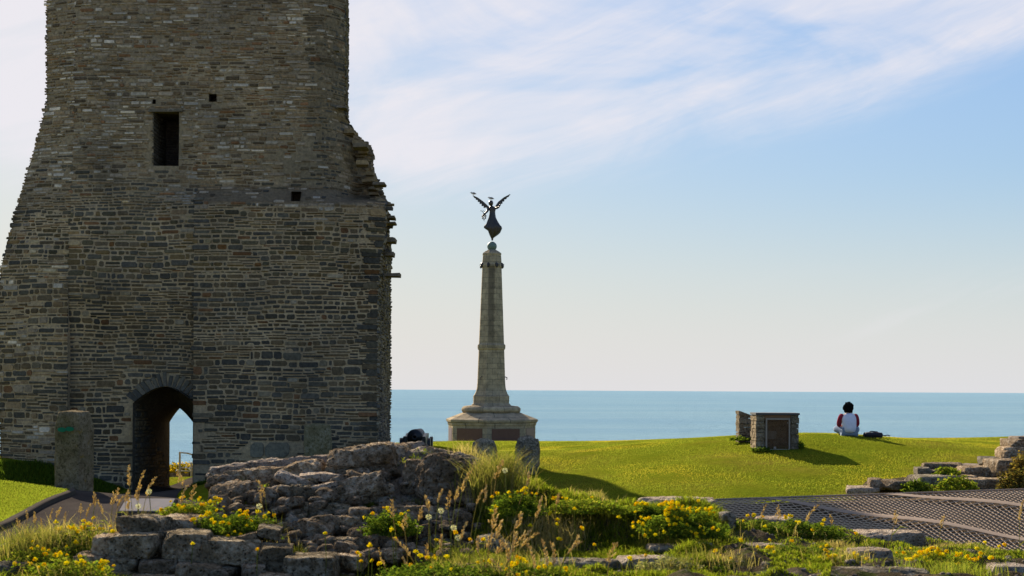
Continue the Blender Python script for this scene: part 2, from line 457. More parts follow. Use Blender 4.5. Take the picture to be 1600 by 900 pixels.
def _fit():
    n = len(CT); xy = CT[:, :2] / 10.0
    r2 = ((xy[:, None] - xy[None]) ** 2).sum(-1)
    A = np.zeros((n + 3, n + 3)); A[:n, :n] = _tps(r2) + np.eye(n) * 2e-4
    A[:n, n] = 1; A[:n, n + 1:] = xy; A[n, :n] = 1; A[n + 1:, :n] = xy.T
    return np.linalg.solve(A, np.concatenate([CT[:, 2], np.zeros(3)]))


WT = _fit()


def G(x, y):
    """height of the ground"""
    x = np.asarray(x, float); y = np.asarray(y, float); s = x.shape
    xy = np.stack([x.ravel(), y.ravel()], 1) / 10.0; out = np.zeros(len(xy)); n = len(CT)
    for a in range(0, len(xy), 20000):
        q = xy[a:a + 20000]
        r2 = ((q[:, None] - CT[None, :, :2] / 10.0) ** 2).sum(-1)
        out[a:a + 20000] = _tps(r2) @ WT[:n] + WT[n] + q @ WT[n + 1:]
    return out.reshape(s)


def lattice(X, Y, Z):
    r, c = X.shape
    v = np.stack([X.ravel(), Y.ravel(), Z.ravel()], 1)
    i = np.arange(r * c).reshape(r, c)
    f = np.stack([i[:-1, :-1], i[:-1, 1:], i[1:, 1:], i[1:, :-1]], -1).reshape(-1, 4)
    return v, f


def ground():
    xs = np.concatenate([np.linspace(-60, -22, 20)[:-1], np.linspace(-22, 22, 177), np.linspace(22, 60, 20)[1:]])
    ys = np.concatenate([np.linspace(-15, 14, 20)[:-1], np.linspace(14, 50, 181), np.linspace(50, 98, 40)[1:]])
    X, Y = np.meshgrid(xs, ys); Z = G(X, Y)
    Z += .02 * np.sin(X * 2.1 + 1) * np.sin(Y * 1.7) * ((Y > 16) & (Y < 60))
    # the cliff: beyond the rim the land falls to the sea
    rim = 90 + 4 * np.sin(X * .2) + 2 * np.sin(X * .63)
    Z = np.where(Y > rim, Z - (Y - rim) ** 1.4 * 2.0, Z); Z = np.maximum(Z, -22)
    v, f = lattice(X, Y, Z)
    tag(mesh_obj('ground', v, f, M['ground'], smooth=True), kind='structure')
    # the sea, one sheet to the horizon
    S = 60000.0
    tag(mesh_obj('sea', [(-S, 60, -18), (S, 60, -18), (S, S, -18), (-S, S, -18)], [(0, 1, 2, 3)], M['sea']), kind='structure')


ground()


# ------------------------------------------------------------------ path, kerb
def curve_pts(keys, n):
    k = np.array(keys, float); t = np.linspace(0, len(k) - 1, n); out = []
    for q in t:
        i = min(int(q), len(k) - 2); u = q - i
        p0, p1, p2, p3 = k[max(i - 1, 0)], k[i], k[i + 1], k[min(i + 2, len(k) - 1)]
        out.append(.5 * ((2 * p1) + (-p0 + p2) * u + (2 * p0 - 5 * p1 + 4 * p2 - p3) * u * u + (-p0 + 3 * p1 - 3 * p2 + p3) * u ** 3))
    return np.array(out)


def path():
    L = curve_pts([(-9.75, 44), (-9.7, 40), (-9.65, 36), (-9.3, 32), (-8.6, 28), (-7.9, 24.5), (-7.1, 21.7), (-6.35, 20.5), (-6.21, 20), (-6.08, 18.9), (-5.96, 17.9), (-5.78, 16.7), (-5.59, 15.5), (-5.6, 14), (-8, 12.3), (-14, 12)], 110)
    Rr = curve_pts([(-8.0, 44), (-8.0, 40), (-8.0, 36), (-7.5, 32), (-6.6, 28), (-5.4, 24), (-4.6, 21), (-4.3, 20), (-4, 18.5), (-3.7, 17), (-3.4, 16), (-3.2, 15), (-3, 14), (-3, 12.5), (-6, 10.5), (-14, 10)], 110)
    t = np.linspace(0, 1, 16)[None, :, None]
    p = L[:, None] * (1 - t) + Rr[:, None] * t
    Z = G(p[..., 0], p[..., 1]) + .02
    v, f = lattice(p[..., 0], p[..., 1], Z)
    tag(mesh_obj('path', v, f, M['path'], smooth=True), kind='structure')
    m = MB(); K = L[(L[:, 1] < 20.6)]
    for i in range(len(K)):
        a = K[max(i - 1, 0)]; b = K[min(i + 1, len(K) - 1)]; d = (b - a) / np.linalg.norm(b - a); nrm = np.array((d[1], -d[0]))
        z = float(G(K[i][0], K[i][1]))
        for off, h in ((-.035, -.05), (-.035, .075), (-.02, .085), (.05, .085), (.05, -.05)):
            q = K[i] + nrm * off * 1.0
            m.v.append((q[0], q[1], z + h))
    for i in range(len(K) - 1):
        for k in range(4):
            m.f.append((i * 5 + k, i * 5 + k + 1, (i + 1) * 5 + k + 1, (i + 1) * 5 + k))
    tag(m.build('kerb', M['kerb']), kind='structure')
    return L


KERB = path()


# ------------------------------------------------------------------ the tower
def tone(c, a, b):
    k = random.uniform(a, b); return tuple(q * k for q in c)


def tx(px): return (px - 800.0) * 36 / F
def tz(py, px=300.0): return EYE + (HY - py + ROLL * (px - 800)) * 36 / F
def interp(v, tab):
    return float(np.interp(v, [a for a, b in tab], [b for a, b in tab]))


XL_T = [(tz(900, 0), tx(6)), (tz(470, 0), tx(-6)), (tz(412, 0), tx(0)), (tz(300, 0), tx(29)), (tz(220, 0), tx(52)), (tz(150, 0), tx(70)), (tz(-300, 0), tx(68))]
_xr = [(900, 590), (440, 590), (405, 592), (370, 598), (330, 600), (310, 598), (290, 588), (262, 576), (250, 570), (232, 567), (222, 570), (207, 563), (200, 553), (185, 539), (172, 530), (168, 528), (-300, 528)]
XR_T = [(tz(a, 560), tx(b)) for a, b in _xr]
ZTOP = 13.4
ZB = -1.0
DOORL, DOORR = tx(208), tx(302)
SEAM_L, SEAM_R = tx(105), tx(302)
XTUR = tx(488)


def sst(a, b, v):
    t = min(1, max(0, (v - a) / (b - a))); return t * t * (3 - 2 * t)


def xl(z): return interp(z, XL_T) * (1.012 + .011 * sst(tz(470), tz(200), z))
def xr(z): return interp(z, XR_T)


_xb = [(900, 609.5), (440, 609.5), (405, 608), (380, 610), (345, 609), (310, 601), (285, 590), (262, 576), (250, 569), (207, 566), (185, 547), (170, 540), (-300, 540)]
XB_T = [(tz(a, 560), (b - 800) * 43.5 / F) for a, b in _xb]


def xbr(z): return interp(z, XB_T)      # the landward wall's far corner


def yF(x, z, zone):
    y = 36.0
    k = sst(tx(200), tx(330), x)
    y += .38 * (k * sst(tz(320), tz(286), z) + (1 - k) * sst(tz(470), tz(200), z))
    if zone == 'L': y += .0
    if zone == 'C': y += .26 * sst(tz(420), tz(560), z)
    e = x - xl(z)
    if e < 1.6: y += .5 * ((1.6 - e) / 1.6) ** 2
    up = sst(tz(318), tz(290), z)
    if x > XTUR and up > 0:
        y += up * min(1.3, 1.5 * (x - XTUR) ** 2)
    e = xr(z) - x
    if z > tz(430) and z < tz(172) and e < .5:
        y += .5 * (.5 - e)
    return y


def arch_front(x):
    t = (x - DOORL) / (DOORR - DOORL)
    zs, za = tz(629), tz(604)
    return zs + (za - zs) * (1 - abs(2 * t - 1.04) ** 1.7)


def arch_back(x):   # the seaward opening, 40 m away
    xa, xb = P(265, 660, 40).x, P(306, 660, 40).x
    t = min(1, max(0, (x - xa) / (xb - xa)))
    zs, za = P(265, 661, 40).z, P(283, 635, 40).z
    return zs + (za - zs) * (1 - abs(2 * t - .95) ** 1.3)


HOLES = [(tx(232), tx(272), tz(256), tz(171)), (tx(319), tx(331), tz(154), tz(142)), (tx(452), tx(467), tz(314, 460), tz(298, 460)), (tx(230), tx(235), tz(158), tz(151))]


def in_hole(x, z, w=0, h=0):
    for a, b, c, d in HOLES:
        if x + w > a and x - w < b and z + h > c and z - h < d: return True
    if x + w > DOORL + .02 and x - w < DOORR - .02 and z - h < max(arch_front(min(max(x, DOORL), DOORR)), tz(629)) + .0: return True
    return False


def in_vouss(x, z):
    if DOORL - .06 < x < DOORR and z > tz(632):
        top = arch_front(min(max(x, DOORL), DOORR)) + .30
        return z < top
    return False


def stone_poly(S, xa, xb, za, zb, mp, col, prot, gap=.014, rough=.006):
    w, h = xb - xa - gap, zb - za - gap
    if w < .03 or h < .015: return
    cx, cz = (xa + xb) / 2, (za + zb) / 2
    c = [random.uniform(.06, .32) * min(w, h) for _ in range(4)]
    o = [(-w / 2 + c[0], -h / 2), (w / 2 - c[1], -h / 2), (w / 2, -h / 2 + c[1]), (w / 2, h / 2 - c[2]), (w / 2 - c[2], h / 2), (-w / 2 + c[3], h / 2), (-w / 2, h / 2 - c[3]), (-w / 2, -h / 2 + c[0])]
    j = min(rough, h * .18)
    o = [(a + random.uniform(-j, j) * 1.6, b + random.uniform(-j, j)) for a, b in o]
    ins = min(.012, h * .22)
    fx, fz = max(.2, 1 - 2 * ins / w), max(.3, 1 - 2 * ins / h)
    tilt = random.uniform(-.25, .25) * prot; tz_ = random.uniform(-.35, .2) * prot
    b = len(S.v)
    for a, q in o: S.v.append(mp(cx + a, cz + q, .02)); S.c.append(col)
    col2 = tone(col, .95, 1.08)
    for a, q in o:
        S.v.append(mp(cx + a * fx, cz + q * fz, -prot + tilt * a / w * 2 + tz_ * q / h * 2)); S.c.append(col2)
    for k in range(8):
        S.f.append((b + k, b + (k + 1) % 8, b + 8 + (k + 1) % 8, b + 8 + k))
    S.f.append(tuple(range(b + 8, b + 16)))


def wig(x, z): return .035 * math.sin(.9 * x + 1.3 * z) + .022 * math.sin(2.3 * x - 1.1 * z + 1) + .012 * math.sin(5.1 * x + .7)


def courses(S, x0f, x1f, z0, z1, mp, colf, skip, hr=(.07, .2), wr=(.13, .5), prot=(.008, .05), seed=1, thin=.5):
    random.seed(seed)
    z = z0
    while z < z1:
        h = random.uniform(*hr) * random.uniform(.7, 1.15)
        zm = z + h / 2; x = x0f(zm) - random.uniform(0, .1); xe = x1f(zm)
        while x < xe:
            L = min(random.uniform(.35, 1.5), xe - x + .02)
            n = 1
            if h > .12 and random.random() < thin: n = 2
            if h > .18 and random.random() < thin * .6: n = 3
            cuts = sorted([0, 1] + [min(.9, max(.1, (k + 1) / n + random.uniform(-.1, .1))) for k in range(n - 1)])
            for q in range(n):
                za, zb = z + cuts[q] * h, z + cuts[q + 1] * h
                s = x
                while s < x + L - .02:
                    w = random.uniform(*wr) * (1.25 if n > 1 else random.choice((.55, 1, 1.0, 1.1)))
                    e = s + w
                    if e > x + L - .08: e = x + L
                    xm, zz = (s + e) / 2, (za + zb) / 2
                    dz = wig(xm, zz)
                    if not skip(xm, zz + dz, (e - s) / 2 - .02, (zb - za) / 2):
                        stone_poly(S, s, e, za + dz, zb + dz, mp, colf(xm, zz + dz), random.uniform(*prot), random.uniform(.014, .034))
                    s = e
            x += L
        z += h
    return z


def pxof(x): return 800 + x * F / 36
def pyof(z): return HY - (z - EYE) * F / 36 - 2.5


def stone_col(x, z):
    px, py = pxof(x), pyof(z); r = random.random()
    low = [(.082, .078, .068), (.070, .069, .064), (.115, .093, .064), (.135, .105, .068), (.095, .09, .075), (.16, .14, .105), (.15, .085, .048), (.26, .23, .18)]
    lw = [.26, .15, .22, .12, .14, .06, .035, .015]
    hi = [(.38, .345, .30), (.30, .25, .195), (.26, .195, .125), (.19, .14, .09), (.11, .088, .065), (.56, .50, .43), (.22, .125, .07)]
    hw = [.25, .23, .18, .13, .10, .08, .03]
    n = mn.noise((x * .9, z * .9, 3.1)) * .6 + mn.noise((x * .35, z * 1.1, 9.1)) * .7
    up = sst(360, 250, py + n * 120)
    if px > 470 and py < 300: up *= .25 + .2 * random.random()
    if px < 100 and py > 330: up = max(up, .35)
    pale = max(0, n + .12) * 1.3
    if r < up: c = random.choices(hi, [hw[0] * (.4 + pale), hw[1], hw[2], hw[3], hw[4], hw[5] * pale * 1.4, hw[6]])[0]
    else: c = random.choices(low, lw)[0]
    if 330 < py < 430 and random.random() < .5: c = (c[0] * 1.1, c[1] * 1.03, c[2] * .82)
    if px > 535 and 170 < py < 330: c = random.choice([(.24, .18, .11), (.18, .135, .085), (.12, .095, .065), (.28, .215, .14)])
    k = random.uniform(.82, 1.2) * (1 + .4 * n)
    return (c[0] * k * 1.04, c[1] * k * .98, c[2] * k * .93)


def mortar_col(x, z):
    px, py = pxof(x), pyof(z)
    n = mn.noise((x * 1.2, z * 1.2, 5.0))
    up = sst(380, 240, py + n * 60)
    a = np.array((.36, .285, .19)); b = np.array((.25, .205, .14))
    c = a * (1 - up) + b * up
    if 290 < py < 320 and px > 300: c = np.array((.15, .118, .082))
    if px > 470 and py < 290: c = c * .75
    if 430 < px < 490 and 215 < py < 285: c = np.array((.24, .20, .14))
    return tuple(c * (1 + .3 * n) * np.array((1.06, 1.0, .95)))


# ------------------------------------------------------------------ rocks
def ico(sub):
    bm = bmesh.new(); bmesh.ops.create_icosphere(bm, subdivisions=sub, radius=1.0)
    v = np.array([p.co[:] for p in bm.verts]); f = np.array([[q.index for q in p.verts] for p in bm.faces]); bm.free(); return v, f


ICO = {k: ico(k) for k in (3, 4, 5, 6)}


def rock_mesh(half, seed, block=.75, cuts=9, rough=.10, sub=5, rot=None, cutmin=.74):
    r = np.random.default_rng(seed); v, f = ICO[sub]; v = v.copy()
    mx = np.abs(v).max(1, keepdims=True)
    v = v * (1 - block) + (v / mx) * block
    for _ in range(cuts):
        n = r.normal(size=3); n /= np.linalg.norm(n); h = r.uniform(cutmin, 1.05) * (1 + .35 * block)
        d = v @ n - h
        v -= np.outer(np.maximum(d, 0), n)
    half = np.array(half); s = v * half; m = float(half.min()); g = float(half.mean())
    off = r.uniform(0, 50, 3)
    nv = v / np.linalg.norm(v, axis=1, keepdims=True)
    dsp = np.array([mn.fractal(Vector(p * 2.0 / g + off), 1.0, 2.1, 5) for p in s]) * .55
    dsp += np.array([mn.noise(Vector(p * (7.0 / g) + off)) for p in s]) * .16
    rd = np.array([abs(mn.noise(Vector(p * (3.2 / g) + off * 2))) for p in s]) * -.55
    rd += np.array([abs(mn.noise(Vector(np.array((p[0], p[1], p[2] * 2.6)) * (8.5 / g) + off))) for p in s]) * -.32
    rd += np.array([mn.noise(Vector(p * 55 + off)) for p in s]) * .035 / max(g, .03) * .12
    s = s + nv * ((dsp + rd) * rough * (m * .6 + g * .6))[:, None]
    if rot is not None:
        s = s @ np.array(Matrix.Rotation(rot[2], 3, 'Z') @ Matrix.Rotation(rot[1], 3, 'Y') @ Matrix.Rotation(rot[0], 3, 'X')).T
    return s, f


def tower():
    root = empty('castle_tower', (tx(300), 38, 0))
    tag(root, 'tall ruined castle tower of dark rubble stone with an arched passage', 'castle tower')
    zones = [('L', lambda z: xl(z), lambda z: SEAM_L), ('C', lambda z: SEAM_L, lambda z: SEAM_R), ('R', lambda z: SEAM_R, lambda z: xr(z))]
    # mortar face and the bulk of the walls
    m = MB()
    xs = sorted(set([round(q, 4) for q in np.arange(tx(-135), tx(604), .11)] + [DOORL, DOORR, SEAM_L] + [q for h in HOLES for q in h[:2]]))
    zs = sorted(set([round(q, 4) for q in np.arange(ZB, ZTOP, .13)] + [ZTOP] + [q for h in HOLES for q in h[2:]]))
    def fy(x, z, zone):
        return yF(x, z, zone) + .012 * mn.noise((x * 4, z * 4, 0)) + .0
    def zone_of(x): return 'L' if x < SEAM_L else ('C' if x < SEAM_R else 'R')
    for i in range(len(xs) - 1):
        xa, xb = xs[i], xs[i + 1]; xm = (xa + xb) / 2; zn = zone_of(xm)
        door = DOORL - 1e-3 < xm < DOORR
        for k in range(len(zs) - 1):
            za, zb = zs[k], zs[k + 1]; zm = (za + zb) / 2
            if xb < xl(zm) or xa > xr(zm): continue
            if any(a < xm < b and c < zm < d for a, b, c, d in HOLES): continue
            q = []
            for x, z in ((xa, za), (xb, za), (xb, zb), (xa, zb)):
                if door: z = max(z, arch_front(x))
                x2 = min(max(x, xl(z)), xr(z) if xr(z) > x - .5 else x)
                q.append((x2, fy(x2, z, zn), z))
            if abs(q[0][2] - q[3][2]) < 1e-5 and abs(q[1][2] - q[2][2]) < 1e-5: continue
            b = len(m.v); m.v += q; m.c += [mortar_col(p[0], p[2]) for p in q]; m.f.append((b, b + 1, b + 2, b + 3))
            if i + 1 < len(xs) - 1 and zone_of((xb + xs[i + 2]) / 2) != zn:
                z2 = zone_of((xb + xs[i + 2]) / 2); b = len(m.v)
                lo = max(za, arch_front(DOORR)) if door else za
                if lo < zb:
                    m.v += [(xb, fy(xb, lo, zn), lo), (xb, fy(xb, lo, z2), lo), (xb, fy(xb, zb, z2), zb), (xb, fy(xb, zb, zn), zb)]
                    m.c += [mortar_col(xb, lo)] * 4; m.f.append((b, b + 1, b + 2, b + 3))
    # side walls, back walls and the capped top
    YBL, YBR = 40.0, 43.5
    xsplit = DOORR + .9
    for k in range(len(zs) - 1):
        za, zb = zs[k], zs[k + 1]
        def quad(a, b_, c, d, col):
            b = len(m.v); m.v += [a, b_, c, d]; m.c += [col] * 4; m.f.append((b, b + 1, b + 2, b + 3))
        cL = mortar_col(tx(60), za); cR = (.25, .21, .16)
        quad((xl(za), YBL, za), (xl(za), yF(xl(za), za, 'L'), za), (xl(zb), yF(xl(zb), zb, 'L'), zb), (xl(zb), YBL, zb), cL)
        quad((xr(za), yF(xr(za), za, 'R'), za), (xbr(za), YBR, za), (xbr(zb), YBR, zb), (xr(zb), yF(xr(zb), zb, 'R'), zb), cR)
        quad((xbr(za), YBR, za), (xsplit, YBR, za), (xsplit, YBR, zb), (xbr(zb), YBR, zb), cR)
        quad((xsplit, YBR, za), (xsplit, YBL, za), (xsplit, YBL, zb), (xsplit, YBR, zb), cR)
    bxs = sorted(set(list(np.linspace(tx(-135), xsplit, 60)) + [P(265, 660, 40).x, P(306, 660, 40).x]))
    for i in range(len(bxs) - 1):
        xa, xb = bxs[i], bxs[i + 1]; xm = (xa + xb) / 2
        dr = P(265, 660, 40).x < xm < P(306, 660, 40).x
        for k in range(len(zs) - 1):
            za, zb = zs[k], zs[k + 1]
            if xb < xl((za + zb) / 2): continue
            q = [(max(x, xl(z)), YBL, max(z, arch_back(x)) if dr else z) for x, z in ((xb, za), (xa, za), (xa, zb), (xb, zb))]
            if abs(q[0][2] - q[3][2]) < 1e-5 and abs(q[1][2] - q[2][2]) < 1e-5: continue
            b = len(m.v); m.v += q; m.c += [(.2, .17, .13)] * 4; m.f.append((b, b + 1, b + 2, b + 3))
    b = len(m.v); xa, xb = xl(ZTOP), xr(ZTOP)
    m.v += [(xa, 36.3, ZTOP), (xb, 36.3, ZTOP), (xbr(ZTOP), YBR, ZTOP), (xsplit, YBR, ZTOP), (xsplit, YBL, ZTOP), (xa, YBL, ZTOP)]
    m.c += [(.15, .13, .1)] * 6; m.f.append(tuple(range(b, b + 6)))
    # the passage through the wall: jambs and vault
    N = 24
    rings = []
    for s, y in ((0, 35.97), (.04, 36.3), (.25, 37), (.5, 38), (.75, 39), (1, 40.02)):
        ring = []
        fx0, fx1 = DOORL, DOORR; bx0, bx1 = P(265, 660, 40).x, P(306, 660, 40).x
        tt = [(-1, ZB)] + [(k / N, None) for k in range(N + 1)] + [(2, ZB)]
        for t, z in tt:
            u = min(1, max(0, t))
            xf = fx0 + (fx1 - fx0) * u; xk = bx0 + (bx1 - bx0) * u
            zf = arch_front(xf) if z is None else z; zk = arch_back(xk) if z is None else z
            if s < .05: wz = 0
            else: wz = sst(.2, .62, s)
            ring.append((xf + (xk - xf) * s, y, zf + (zk - zf) * wz))
        rings.append(ring)
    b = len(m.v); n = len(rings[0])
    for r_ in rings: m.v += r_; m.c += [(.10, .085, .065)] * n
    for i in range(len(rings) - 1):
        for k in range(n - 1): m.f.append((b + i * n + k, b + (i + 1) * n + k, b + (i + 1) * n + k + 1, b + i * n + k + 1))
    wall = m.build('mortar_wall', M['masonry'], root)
    # the facing stones
    S = MB()
    zl = tz(318)
    BS = (tx(390), tx(455), tz(715), tz(690))
    def skipf(x, z, w, h):
        if BS[0] < x + w and x - w < BS[1] and BS[2] < z + h and z - h < BS[3]: return True
        if in_hole(x, z, w, h) or in_vouss(x, z): return True
        px, py = pxof(x), pyof(z)
        if 295 < py < 316 and px > 300: return random.random() < .62       # the rendered ledge
        if 420 < px < 490 and 212 < py < 288 and random.random() < .6: return True
        if py < 300 and random.random() < .05: return True
        return x < xl(z) - .02 or x > xr(z) + .02
    for i, (zn, a, b2) in enumerate(zones):
        mp = lambda x, z, off, zn=zn: (x, yF(min(max(x, xl(z)), xr(z)), z, zn) + off, z)
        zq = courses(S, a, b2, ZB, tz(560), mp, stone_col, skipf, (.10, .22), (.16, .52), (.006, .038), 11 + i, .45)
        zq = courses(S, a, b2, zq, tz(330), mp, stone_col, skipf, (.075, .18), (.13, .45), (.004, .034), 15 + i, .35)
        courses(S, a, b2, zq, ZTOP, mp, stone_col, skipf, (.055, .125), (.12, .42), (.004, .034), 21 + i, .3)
    mp = lambda x, z, off: (x, yF(x, z, 'R') + off, z)
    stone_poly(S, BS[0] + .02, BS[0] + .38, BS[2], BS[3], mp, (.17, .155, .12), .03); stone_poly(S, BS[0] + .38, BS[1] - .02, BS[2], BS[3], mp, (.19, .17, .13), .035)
    # broad quoins down the right corner
    random.seed(5); z = ZB
    while z < tz(330):
        h = random.uniform(.10, .22); L = random.uniform(.22, .55); e = xr(z + h / 2)
        stone_poly(S, e - L, e + .005, z, z + h, mp, stone_col(e - .2, z + h / 2), random.uniform(.038, .05)); z += h * random.choice((1, 1, 1.9))
    # right side wall
    XBRf = xbr
    def mpr(s, z, off):
        y0 = yF(xr(z), z, 'R'); t = s / 7.5
        return (xr(z) + (XBRf(z) - xr(z)) * t - off, y0 + (43.5 - y0) * t, z)
    rc = lambda x, z: tone(random.choice([(.2, .165, .12), (.15, .125, .095), (.25, .21, .155), (.1, .095, .09)]), .8, 1.3)
    courses(S, lambda z: 0.02, lambda z: 7.48, ZB, ZTOP, mpr, rc, lambda *a: False, (.08, .2), (.15, .5), (.01, .055), 41, .5)
    # left side wall
    def mpl(s, z, off):
        y0 = yF(xl(z), z, 'L'); return (xl(z) + off, y0 + (40 - y0) * s / 4, z)
    courses(S, lambda z: 0.02, lambda z: 3.98, ZB, ZTOP, mpl, stone_col, lambda *a: False, (.08, .18), (.15, .5), (.01, .05), 42, .5)
    # left wall of the passage
    def mpp(s, z, off):
        t = s / 4.0; xk = P(265, 660, 40).x
        return (DOORL + (xk - DOORL) * t - off, 36.2 + 3.8 * t, z)
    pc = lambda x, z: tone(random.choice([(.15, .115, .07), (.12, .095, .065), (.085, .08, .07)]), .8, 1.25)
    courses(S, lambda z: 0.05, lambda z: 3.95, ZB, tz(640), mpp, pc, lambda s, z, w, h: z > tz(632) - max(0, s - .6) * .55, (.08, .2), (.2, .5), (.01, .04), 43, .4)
    # ragged slabs that stick out where the wall beside the tower was torn away
    random.seed(8)
    for k in range(230):
        py = random.uniform(172, 440) if k > 90 else random.uniform(300, 440)
        z = tz(py, 580); x = xr(z)
        h = random.uniform(.03, .10); L = random.uniform(.10, .34); out = random.uniform(-.02, .13) * (1 if random.random() < .75 else 1.9)
        y = yF(x, z, 'R') + random.uniform(.0, 2.2)
        xe = x * y / 36 + out
        c = random.choice([(.24, .18, .11), (.17, .13, .085), (.12, .1, .075), (.09, .085, .08), (.28, .22, .15)])
        S.box((xe - L, y, z), (xe, y + random.uniform(.15, .5), z + h), c, .014)
    for k in range(34):
        py = random.uniform(176, 305); z = tz(py, 570); q = random.uniform(.06, .16); y = random.uniform(36.95, 38.2); xe = xr(z) * y / 36 + random.uniform(-.05, .09)
        S.box((xe - q * 2.2, y, z), (xe, y + .4, z + random.uniform(.05, .12)), tone(random.choice([(.24, .18, .11), (.17, .13, .085)]), .85, 1.2), .022)
    for px, py, w, h in ((617, 430, 16, 5), (611, 376, 14, 6), (568, 229, 14, 5), (597, 288, 10, 4), (614, 349, 9, 3), (614, 340, 6, 3), (612, 397, 6, 6), (538, 169, 8, 2)):
        a = P(px - w / 2 - 8, py, 36.8); b_ = P(px + w / 2, py, 36.8); hh = h * .0165
        S.box((a.x, 36.6, a.z - hh / 2), (b_.x, 37.2, a.z + hh / 2), (.16, .13, .1), .012)
    for k in range(60):
        z = random.uniform(tz(172), ZTOP); y = 36.9 + random.uniform(0, 1.5)
        xe = xr(z) * (y + .2) / 36 + random.uniform(-.02, .04); S.box((xe - .3, y - .3, z), (xe, y + .2, z + random.uniform(.04, .1)), (.15, .13, .1), .01)
    for k in range(170):   # left silhouette
        z = random.uniform(tz(420), ZTOP); h = random.uniform(.05, .13)
        y = yF(xl(z), z, 'L') + random.uniform(.05, 2)
        S.box((xl(z) - random.uniform(-.03, .05), y, z), (xl(z) + .3, y + random.uniform(.2, .5), z + h), (.13, .12, .1), .012)
    for k in range(120):
        z = tz(random.uniform(176, 436), 580); y = random.uniform(36.25, 38.5); q = random.uniform(.05, .17)
        s_, f_ = rock_mesh((q, q, q * random.uniform(.4, .8)), 3000 + k, .6, 9, .12, 3, (random.uniform(-.3, .3), random.uniform(-.3, .3), random.uniform(0, 3)), .7)
        xe = xr(z) * y / 36 - q * random.uniform(.3, .9)
        S.add((s_ + np.array((xe, max(y, yF(xr(z), z, 'R')), z))).tolist(), f_.tolist(), tone(random.choice([(.26, .19, .115), (.18, .135, .085), (.13, .10, .07)]), .8, 1.2))
    # voussoirs of the arch
    random.seed(12)
    for k in range(15):
        t = (k + .5) / 15; x = DOORL + (DOORR - DOORL) * t
        z = arch_front(x) + .01; dx = (DOORR - DOORL)
        sl = (arch_front(x + .02) - arch_front(x - .02)) / .04
        nv = Vector((-sl * 1.0, 0, 1)).normalized(); nv = (nv + Vector(((t - .52) * 1.1, 0, .2))).normalized(); tv = Vector((nv.z, 0, -nv.x))
        w = dx / 15 / max(.5, tv.x) * .37; L = random.uniform(.27, .36); yb = yF(x, z, 'C')
        c = Vector((x, 0, z)); c0 = random.choice([(.10, .092, .078), (.135, .12, .095), (.085, .08, .072), (.16, .14, .11)])
        pr = random.uniform(.03, .06)
        base = [c - tv * w, c + tv * w, c + tv * w * 1.15 + nv * L, c - tv * w * 1.15 + nv * L]
        v = [Vector((q.x, yb + .1, q.z)) for q in base] + [Vector((q.x, yb - pr, q.z)) for q in base]
        S.add(v, [(4, 5, 6, 7), (0, 1, 5, 4), (1, 2, 6, 5), (2, 3, 7, 6), (3, 0, 4, 7)], c0)
    S.build('facing_stone', M['masonry'], root)
    # deep reveals behind the openings
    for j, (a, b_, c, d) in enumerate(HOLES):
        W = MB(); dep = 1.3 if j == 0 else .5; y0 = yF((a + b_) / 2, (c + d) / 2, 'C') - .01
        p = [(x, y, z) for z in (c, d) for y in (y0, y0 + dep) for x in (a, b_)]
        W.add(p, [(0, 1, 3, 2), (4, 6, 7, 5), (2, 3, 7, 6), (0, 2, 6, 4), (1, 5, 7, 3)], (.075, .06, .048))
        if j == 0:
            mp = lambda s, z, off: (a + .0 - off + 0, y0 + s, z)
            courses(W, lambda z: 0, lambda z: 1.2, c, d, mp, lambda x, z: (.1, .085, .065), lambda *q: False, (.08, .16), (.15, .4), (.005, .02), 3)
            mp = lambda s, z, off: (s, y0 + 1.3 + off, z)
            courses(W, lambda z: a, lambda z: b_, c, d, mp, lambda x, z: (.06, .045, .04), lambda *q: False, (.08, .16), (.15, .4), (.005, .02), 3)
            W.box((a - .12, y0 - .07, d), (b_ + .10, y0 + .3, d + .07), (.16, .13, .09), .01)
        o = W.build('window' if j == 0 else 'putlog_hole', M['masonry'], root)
    return root


tower()


def rock(name, px, py, w, h, d, mat, seed, parent=None, dep=None, tilt=0.0, block=.75, rough=.10, sub=5, cuts=9, yaw=None, pitch=0.0, cutmin=.74):
    k = d / F; hw, hh = w * k / 2, h * k / 2
    hd = (dep if dep is not None else min(.9 * w, 2.2 * h) * k * .5)
    r = np.random.default_rng(seed + 1000)
    s, f = rock_mesh((hw * 1.06, hd, hh * 1.06), seed, block, cuts, rough, sub, (pitch, tilt, r.uniform(-.25, .25) if yaw is None else yaw), cutmin)
    c = P(px, py, d) + Vector((0, hd * .5, 0))
    return mesh_obj(name, s + np.array(c), f, mat, parent, smooth=True, loc=c)


